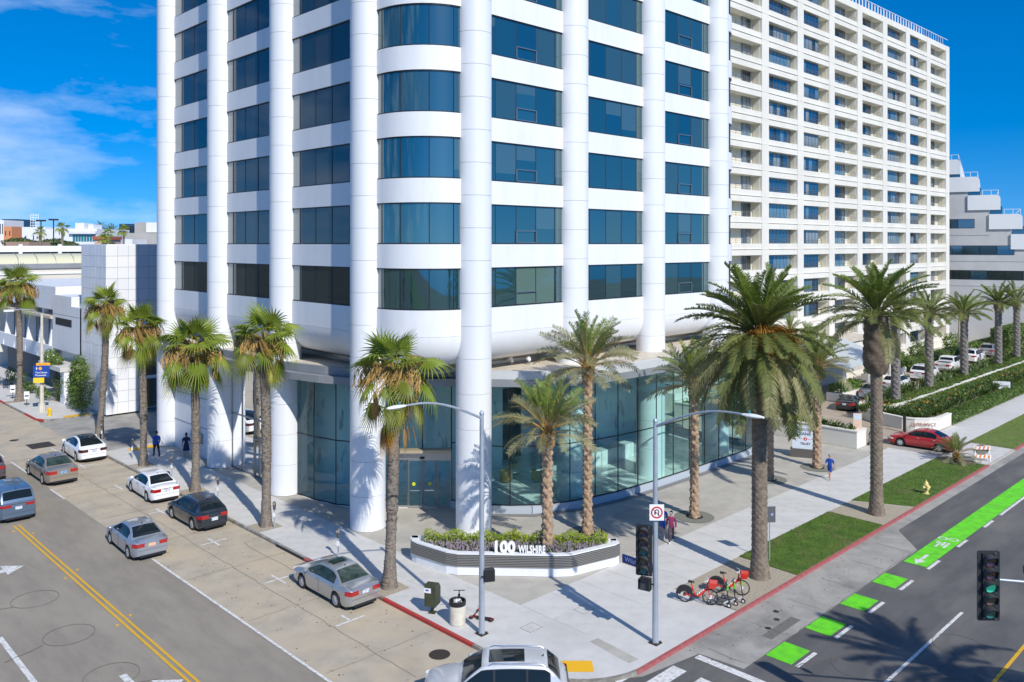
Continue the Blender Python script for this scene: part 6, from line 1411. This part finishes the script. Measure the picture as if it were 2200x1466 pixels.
# barricade sign and flag on the far lawn edge
bc = thing('barricade', 'orange and white striped barricade with a diamond sign back', 'barricade', (67.9,19.75,0), radians(-50))
for x in (-.5,.5):
    MB().bar((x,-.25,0),(x,0,1.15),.05,.05).build('leg', M_sw, bc); MB().bar((x,.25,0),(x,0,1.15),.05,.05).build('leg', M_sw, bc)
for z in (.35,.95):
    f = MB().box(-.6,-.17 if z < .5 else -.06,z-.12,.6,-.13 if z < .5 else -.02,z+.12).build('board', M_sw, bc)
    for k in range(4): q = MB(); x = -.5+k*.3; y = -.174 if z < .5 else -.064; q.add([(x-.08,y,z-.115),(x+.05,y,z-.115),(x+.13,y,z+.115),(x,y,z+.115)], [(0,1,2,3)]); q.build('stripe', M_or2 if False else mat('safety_orange',(.80,.20,.03),.5) if 'safety_orange' not in MATS else MATS['safety_orange'], f)
MB().extr([(-.55,.75),(0,.2),(.55,.75),(0,1.3)], 'y', .04, .07).build('diamond_sign', mat('sign_back_grey',(.20,.19,.15),.5), bc)
MB().prism([(71.6,20.2),(72.7,20.9),(72.4,21.4)], .0, .12).build('fallen_cone', MATS['safety_orange']); tag(bpy.data.objects['fallen_cone'], 'flattened orange marker lying at the lawn edge beyond the barricade', 'marker')
# far left pole with wayfinding sign
lp = thing('street_lamp', 'pale concrete street lamp carrying a blue wayfinding sign', 'street lamp', (23.55,88.3,0), radians(180))
MB().tube([(0,0,0),(0,0,.8),(0,0,.82),(0,0,9.3)], [.34,.30,.19,.11], 8).build('pole', M_cc, lp); MB().tube([(0,0,9.2),(.7,0,9.75),(1.8,0,9.9),(2.6,0,9.8)], .05, 6).build('arm', M_galv, lp); MB().box(2.4,-.14,9.72,3.2,.14,9.9).build('lamp_head', M_wmet, lp)
wsn = thing('wayfinding_sign', 'blue wayfinding sign with orange header on the concrete lamp post', 'sign', (23.42,87.95,3.35), radians(-35))
MB().box(-.72,-.05,0,.72,0,1.12).build('panel', M_sblue, wsn); MB().box(-.45,-.06,1.12,.78,.0,1.36).build('header', M_or2, wsn); MB().box(-.70,-.05,-.52,.25,0,-.04).build('lower_plate', M_syel, wsn)
text('Third Street', .21, M_sw, wsn, (0,-.056,.45), (pi/2,0,0), .003, bold=.003); text('Promenade', .21, M_sw, wsn, (-.04,-.056,.2), (pi/2,0,0), .003, bold=.003); MB().tube([(-.08,-.057,.84),(-.08,-.051,.84)], .15, 14).build('round_symbol', M_or2, wsn); text('Downtown', .15, M_sred, wsn, (.16,-.066,1.24), (pi/2,0,0), .002)
MB().add([(-.48,-.053,.84),(-.4,-.053,1.0),(-.32,-.053,.84),(-.37,-.053,.84),(-.37,-.053,.7),(-.43,-.053,.7),(-.43,-.053,.84)], [(6,5,4,3,2,1,0)]).build('arrow', M_sw, wsn)
for i,(v,l) in enumerate(((92.4,'small white kerb sign nearer the lamp post'),(97.5,'small white kerb sign beyond the tall street palm'))):
    o = thing('kerb_sign', l, 'sign', (23.3,v,0), radians(-30), 'small white kerb signs'); MB().tube([(0,0,0),(0,0,1.0)], .03, 6).build('post', M_mull, o); MB().box(-.24,-.03,.7,.24,0,1.45).build('plate', M_sw, o); MB().box(-.18,-.035,.95,.18,-.03,1.08).build('print_band', M_nvy, o)
uv_ = Vector((25.3,104)); 
for i,(v,l) in enumerate(((101.5,'round cafe table nearest the shop planter'),(105.5,'cafe table behind the tall street palm'))):
    o = thing('cafe_table', l, 'table', (25.2,v,0), 0, 'cafe tables'); MB().lathe([(0,.72),(.4,.72),(.4,.75),(0,.75)], 12).build('top', M_black, o); MB().tube([(0,0,0),(0,0,.72)], .04, 6).build('leg', M_black, o); MB().lathe([(.25,0),(.05,.04)], 10).build('foot', M_black, o)
    for k in range(2):
        c = thing('cafe_chair', 'dark cafe chair '+('nearest the kerb at the ','against the wall at the ')[k]+('first','second')[i]+' terrace table', 'chair', (25.2+(-.7,.7)[k],v,0), (0,pi)[k], 'cafe chairs'); MB().box(-.2,-.2,.42,.2,.2,.46).build('seat', M_black, c); MB().box(-.22,-.2,.46,-.18,.2,.85).build('backrest', M_black, c)
        for x in (-.18,.18):
            for y in (-.18,.18): MB().tube([(x,y,0),(x,y,.42)], .015, 4).build('leg', M_black, c)
fe = thing('terrace_railing', 'dark low railing along the restaurant terrace', 'railing', (24.6,99,0)); b = MB()
for k in range(14): MB().box(-.02,k*1.0-.02,0,.02,k*1.0+.02,.95).build('post', M_black, fe)
MB().box(-.02,0,.9,.02,13,.95).build('rail', M_black, fe); MB().box(-.015,0,.45,.015,13,.48).build('rail', M_black, fe)
# lobby furniture
M_must = mat('mustard_leather', (.42,.25,.05), .5)
for i,(u,v,a,l) in enumerate(((38.9,40.3,20,'mustard tub chair at the left inside the lobby'),(40.6,39.0,100,'mustard tub chair at the right inside the lobby'),(40.55,41.4,230,'mustard tub chair under the seated man in the lobby'))):
    o = thing('tub_chair', l, 'chair', (u,v,.014), radians(a), 'mustard lobby chairs'); MB().lathe([(0,.12),(.34,.12),(.36,.40),(0,.42)], 18).build('seat', M_must, o); b = MB(); O = arc(0,0,.44,-35,215,16); band(b, O, 0, .1, .12, .78, 0, True); b.build('backrest', M_must, o)
    for q in range(4): a2 = q*pi/2+.7; MB().tube([(.28*cos(a2),.28*sin(a2),0),(.28*cos(a2),.28*sin(a2),.13)], .02, 5).build('leg', M_black, o)
o = thing('lobby_table', 'round side table in front of the seated man in the lobby', 'table', (39.75,40.6,.014)); MB().lathe([(0,.50),(.45,.50),(.45,.54),(0,.54)], 18).build('top', M_marble, o); MB().tube([(0,0,0),(0,0,.5)], .05, 8).build('leg', M_chrome, o); MB().lathe([(.3,0),(.06,.03)], 12).build('foot', M_chrome, o)
o = thing('laptop', 'open laptop in front of the seated man', 'laptop', (40.1,41.0,.62), radians(225)); MB().box(-.15,-.11,0,.15,.11,.02).build('keyboard', M_chrome, o); MB().box(-.15,-.13,.02,.15,-.115,.22).build('screen', M_sw, o)
"""persons"""
# ================================================================ PEOPLE
M_skin = mat('skin', (.50,.30,.21), .6); M_skin2 = mat('tanned_skin', (.36,.20,.13), .6); M_hair = mat('dark_hair', (.025,.018,.014), .7); M_hairg = mat('grey_hair', (.30,.27,.24), .7); M_hairb = mat('brown_hair', (.12,.055,.03), .7)
def cloth(n, c): return mat(n, c, .8, bump=.15, bscale=40)
def person(label, loc, yaw, top, legs, skin, hair, pose='walk', sc=1.0, shorts=False, sleeves=True, skirt=None, shoes=None, longhair=False, phase=1, cap=None):
    """one continuous body (skin modifier) facing +x, clothes are shells of the same surface"""
    root = thing('person', label, 'person', loc, yaw); root.scale = (sc,)*3
    J = {}; E = []
    def j(n, p, r): J[n] = (Vector(p), r)
    st = .26*phase if pose == 'walk' else 0.0
    hipz = .92
    if pose == 'sit': hipz = .50
    j('pelvis',(0,0,hipz),(.15,.11)); j('waist',(0,0,hipz+.17),(.135,.10)); j('chest',(.01,0,hipz+.38),(.165,.115)); j('neckb',(0,0,hipz+.53),(.075,.07)); j('neck',(.01,0,hipz+.60),(.055,.055)); j('head0',(.025,0,hipz+.67),(.072,.085)); j('head1',(.02,0,hipz+.75),(.085,.10)); j('head2',(.01,0,hipz+.82),(.06,.07))
    E += [('pelvis','waist'),('waist','chest'),('chest','neckb'),('neckb','neck'),('neck','head0'),('head0','head1'),('head1','head2')]
    for s, nm in ((1,'l'),(-1,'r')):
        q = st*s
        j('hip'+nm,(0,.09*s,hipz-.06),(.095,.095))
        if pose == 'sit': j('knee'+nm,(.43,.11*s,.50),(.065,.065)); j('ank'+nm,(.45,.11*s,.09),(.042,.042)); j('toe'+nm,(.60,.12*s,.045),(.038,.05))
        else: j('knee'+nm,(q*.75+.03,.095*s,.50),(.062,.062)); j('ank'+nm,(q*1.15-.03-(.05 if q < 0 else 0),.095*s,.09+(.06 if q < 0 else 0)),(.042,.042)); j('toe'+nm,(q*1.15+.12,.11*s,.04+(.02 if q < 0 else 0)),(.036,.05))
        j('sh'+nm,(0,.19*s,hipz+.47),(.062,.062)); a = -st*s*.8
        if pose == 'sit': j('elb'+nm,(.06,.25*s,hipz+.22),(.045,.045)); j('wri'+nm,(.28,.16*s,hipz+.16),(.032,.032)); j('hand'+nm,(.37,.13*s,hipz+.15),(.03,.04))
        else: j('elb'+nm,(a*.5-.02,.25*s,hipz+.20),(.045,.045)); j('wri'+nm,(a*1.0+.05,.26*s,hipz-.04),(.032,.032)); j('hand'+nm,(a*1.1+.08,.255*s,hipz-.13),(.025,.04))
        E += [('pelvis','hip'+nm),('hip'+nm,'knee'+nm),('knee'+nm,'ank'+nm),('ank'+nm,'toe'+nm),('chest','sh'+nm),('sh'+nm,'elb'+nm),('elb'+nm,'wri'+nm),('wri'+nm,'hand'+nm)]
        h = J['hand'+nm][0]; w = J['wri'+nm][0]; d = (h-w).normalized(); side = Vector((1,0,0)) if abs(d.z) > .6 else Vector((0,0,1)); side = (side-d*side.dot(d)).normalized()
        for k in range(4):
            o = side*(-.027+.018*k); l = (.055,.068,.064,.05)[k]; j('f%d%s' % (k,nm), tuple(h+o+d*.03), (.0095,.0095)); j('g%d%s' % (k,nm), tuple(h+o*1.1+d*(.03+l)+Vector((0,-.018*s,0))), (.008,.008)); E += [('hand'+nm,'f%d%s' % (k,nm)),('f%d%s' % (k,nm),'g%d%s' % (k,nm))]
        j('t'+nm, tuple(w.lerp(h,.6)+side*.045+d*.015), (.011,.011)); j('u'+nm, tuple(w.lerp(h,.6)+side*.06+d*.05), (.009,.009)); E += [('hand'+nm,'t'+nm),('t'+nm,'u'+nm)]
    names = list(J); idx = {n:i for i,n in enumerate(names)}
    me = bpy.data.meshes.new('body'); me.from_pydata([J[n][0] for n in names], [(idx[a],idx[b]) for a,b in E], [])
    tmp = bpy.data.objects.new('tmp', me); COL.objects.link(tmp); md = tmp.modifiers.new('s','SKIN'); md.use_smooth_shade = True
    for i, n in enumerate(names): me.skin_vertices[0].data[i].radius = J[n][1]
    me.skin_vertices[0].data[0].use_root = True; sb_ = tmp.modifiers.new('u','SUBSURF'); sb_.levels = 1
    dg = bpy.context.evaluated_depsgraph_get(); bm_ = bpy.data.meshes.new_from_object(tmp.evaluated_get(dg)); bpy.data.objects.remove(tmp)
    bm_.name = 'body'; bm_.materials.clear(); bm_.materials.append(skin); body = put('body', bm_, root)
    V = [v.co.copy() for v in bm_.vertices]; NN = [v.normal.copy() for v in bm_.vertices]
    def shell(name, m, test, off):
        fs = [list(p.vertices) for p in bm_.polygons if test(p.center)]
        if not fs: return
        used = sorted({i for f in fs for i in f}); mp = {i:k for k,i in enumerate(used)}; b = MB(); b.add([V[i]+NN[i]*off for i in used], [[mp[i] for i in f] for f in fs], 0, True); b.build(name, m, root)
    nk = hipz+.555; arm_y = .205
    def is_arm(c): return abs(c.y) > arm_y and c.z > .3 and not (pose != 'sit' and c.z < hipz-.5)
    if pose == 'sit':
        armt = lambda c: (abs(c.y) > .20 or c.x > .15) and c.z > hipz+.06
    else: armt = lambda c: abs(c.y) > .215 and c.z > .55
    wr_z = hipz+.02
    shell('shirt', top, lambda c: c.z < nk and ((not armt(c) and c.z > hipz-.02) or (armt(c) and (c.z > (hipz+.24 if not sleeves else hipz+.02) if pose != 'sit' else c.x < .24))), .016)
    kz = .56 if shorts else .10
    if pose == 'sit': shell('trousers', legs, lambda c: c.z < hipz+.02 and c.z > .1 and not (armt(c)), .012)
    else: shell('trousers', legs, lambda c: c.z < hipz+.03 and c.z > kz and not armt(c), .012)
    if shoes: shell('shoe', shoes, lambda c: c.z < .10, .012)
    if skirt:
        b = MB(); b.lathe([(.15,hipz+.12),(.18,hipz-.05),(.24,.50)], 16); b.build('dress_skirt', skirt, root)
    hz_ = hipz+.75
    b = MB(); rows = []
    for i in range(7):
        el = radians(-35+125*i/6) if not longhair else radians(-60+150*i/6); rows.append([(-.012+.104*cos(el)*cos(a)*1.02, .094*cos(el)*sin(a), hz_+.02+.115*sin(el)) for a in [radians(62+236*k/14) for k in range(15)]])
    b.grid(rows, False, 0, True)
    if longhair: b.tube([(-.10,0,hz_),(-.125,0,hz_-.12),(-.12,0,hz_-.25)], [.05,.05,.02], 8)
    b.build('hair', hair, root)
    b = MB()
    for s in (-1,1): b.lathe([(.0,-.012),(.012,0),(.0,.012)], 6, (.098,.034*s,hz_+.005))
    b.build('eyes', M_black, root); b = MB(); b.bar((.098,0,hz_+.0),(.118,0,hz_-.03),.022,.02); b.build('nose', skin, root); b = MB(); b.box(.094,-.022,hz_-.062,.104,.022,hz_-.052); b.build('mouth', M_tail, root)
    b = MB()
    for s in (-1,1): b.box(-.01,.092*s-.008,hz_-.03,.03,.092*s+.008,hz_+.03)
    b.build('ears', skin, root)
    if cap:
        b = MB(); b.lathe([(.105,hz_+.035),(.108,hz_+.06)], 16); b.add([(.09,-.08,hz_+.05),(.19,-.05,hz_+.035),(.19,.05,hz_+.035),(.09,.08,hz_+.05)], [(0,1,2,3)]); b.build('visor_cap', cap, root)
    return root
C_blue = cloth('royal_blue_cloth', (.02,.10,.42)); C_navy = cloth('navy_cloth', (.012,.02,.06)); C_dk = cloth('dark_trousers', (.018,.02,.03)); C_mar = cloth('maroon_jacket', (.22,.02,.085)); C_plum = cloth('plum_leggings', (.07,.04,.05)); C_bl2 = cloth('bright_blue_shirt', (.012,.06,.34)); C_suit = cloth('dark_suit', (.012,.013,.02)); C_pk = cloth('pale_pink_top', (.62,.50,.48)); C_br = cloth('brown_top', (.12,.045,.035)); C_sh = mat('white_shoe', (.7,.7,.7), .6); C_bs = mat('black_shoe', (.02,.02,.02), .6)
person('man in blue shirt and dark trousers walking up the side street sidewalk', (24.75,63.6,0), radians(85), C_blue, C_dk, M_skin2, M_hair, 'walk', 1.08, shoes=C_bs)
person('woman in a short navy dress standing by the tower wall', (26.3,61.9,0), radians(60), C_navy, C_navy, M_skin, M_hair, 'stand', 1.03, shorts=True, skirt=C_navy, longhair=True, sleeves=False)
person('man in blue tee shirt and shorts walking beside the maroon jacket', (37.65,26.75,0), radians(212), C_blue, C_blue, M_skin, M_hair, 'walk', 1.0, shorts=True, sleeves=False, shoes=C_sh)
person('woman in maroon jacket, leggings and white visor walking on the plaza', (37.4,26.0,0), radians(215), C_mar, C_plum, M_skin, M_hair, 'walk', .94, shoes=C_sh, cap=C_sh, phase=-1, longhair=True)
person('grey haired man in blue tee shirt and shorts walking alone towards the hotel', (55.1,25.4,0), radians(10), C_bl2, C_bl2, M_skin, M_hairg, 'walk', .97, shorts=True, sleeves=False, shoes=C_sh)
person('seated person with brown hair behind the planter, left of the planter palm', (30.35,30.85,-.02), radians(45), C_br, C_dk, M_skin2, M_hairb, 'sit', .93)
person('seated woman in a pale top behind the right end of the planter', (33.5,27.55,-.02), radians(45), C_pk, C_dk, M_skin, M_hair, 'sit', .93, longhair=True)
person('man in dark suit seated with a laptop inside the lobby', (40.6,41.45,.014), radians(228), C_suit, C_suit, M_skin, M_hair, 'sit', 1.0)
st = thing('bench', 'low stone bench behind the planter under the seated pair', 'bench', (0,0,0)); b = MB(); band(b, [(29.95,31.2),(30.9,30.25)][::-1], -.1, .35, .0, .42); b.build('seat', M_marble, st)
st = thing('bench', 'low stone bench behind the right end of the planter', 'bench', (0,0,0)); b = MB(); band(b, [(33.1,27.95),(34.0,27.1)][::-1], -.1, .35, .0, .42); b.build('seat', M_marble, st)

for i,(u,z,h,lab) in enumerate(((77.2,18.95,1.5,'leafy potted plant on a lower hotel balcony beside the tower'),(76.9,24.72,1.5,'potted plant two floors higher on a hotel balcony beside the tower'),(100.4,16.07,.8,'small potted plant on a hotel balcony of the fourth column'))):
    o = thing('potted_plant', lab, 'plant', (u,46.6,z), 0, 'balcony plants'); MB().lathe([(0,0),(.2,0),(.26,.4),(0,.4)], 10).build('pot', M_iron, o); leaf_cloud(260, .22, ell((0,0,.4+h*.5),(.6,.5,h*.5),.9), 60+i, L_h).build('foliage', L_h, o)
    MB().tube([(0,0,.3),(0,0,.4+h*.5)], .03, 5).build('stem', M_twig, o)
o = thing('sun_umbrella', 'dark closed sun umbrella on a hotel balcony at right', 'umbrella', (127.6,46.5,16.07)); MB().tube([(0,0,0),(0,0,1.5)], .03, 5).build('pole', M_black, o); MB().lathe([(.0,1.62),(.55,1.15),(.5,1.1),(0,1.35)], 10).build('canopy', M_black, o)
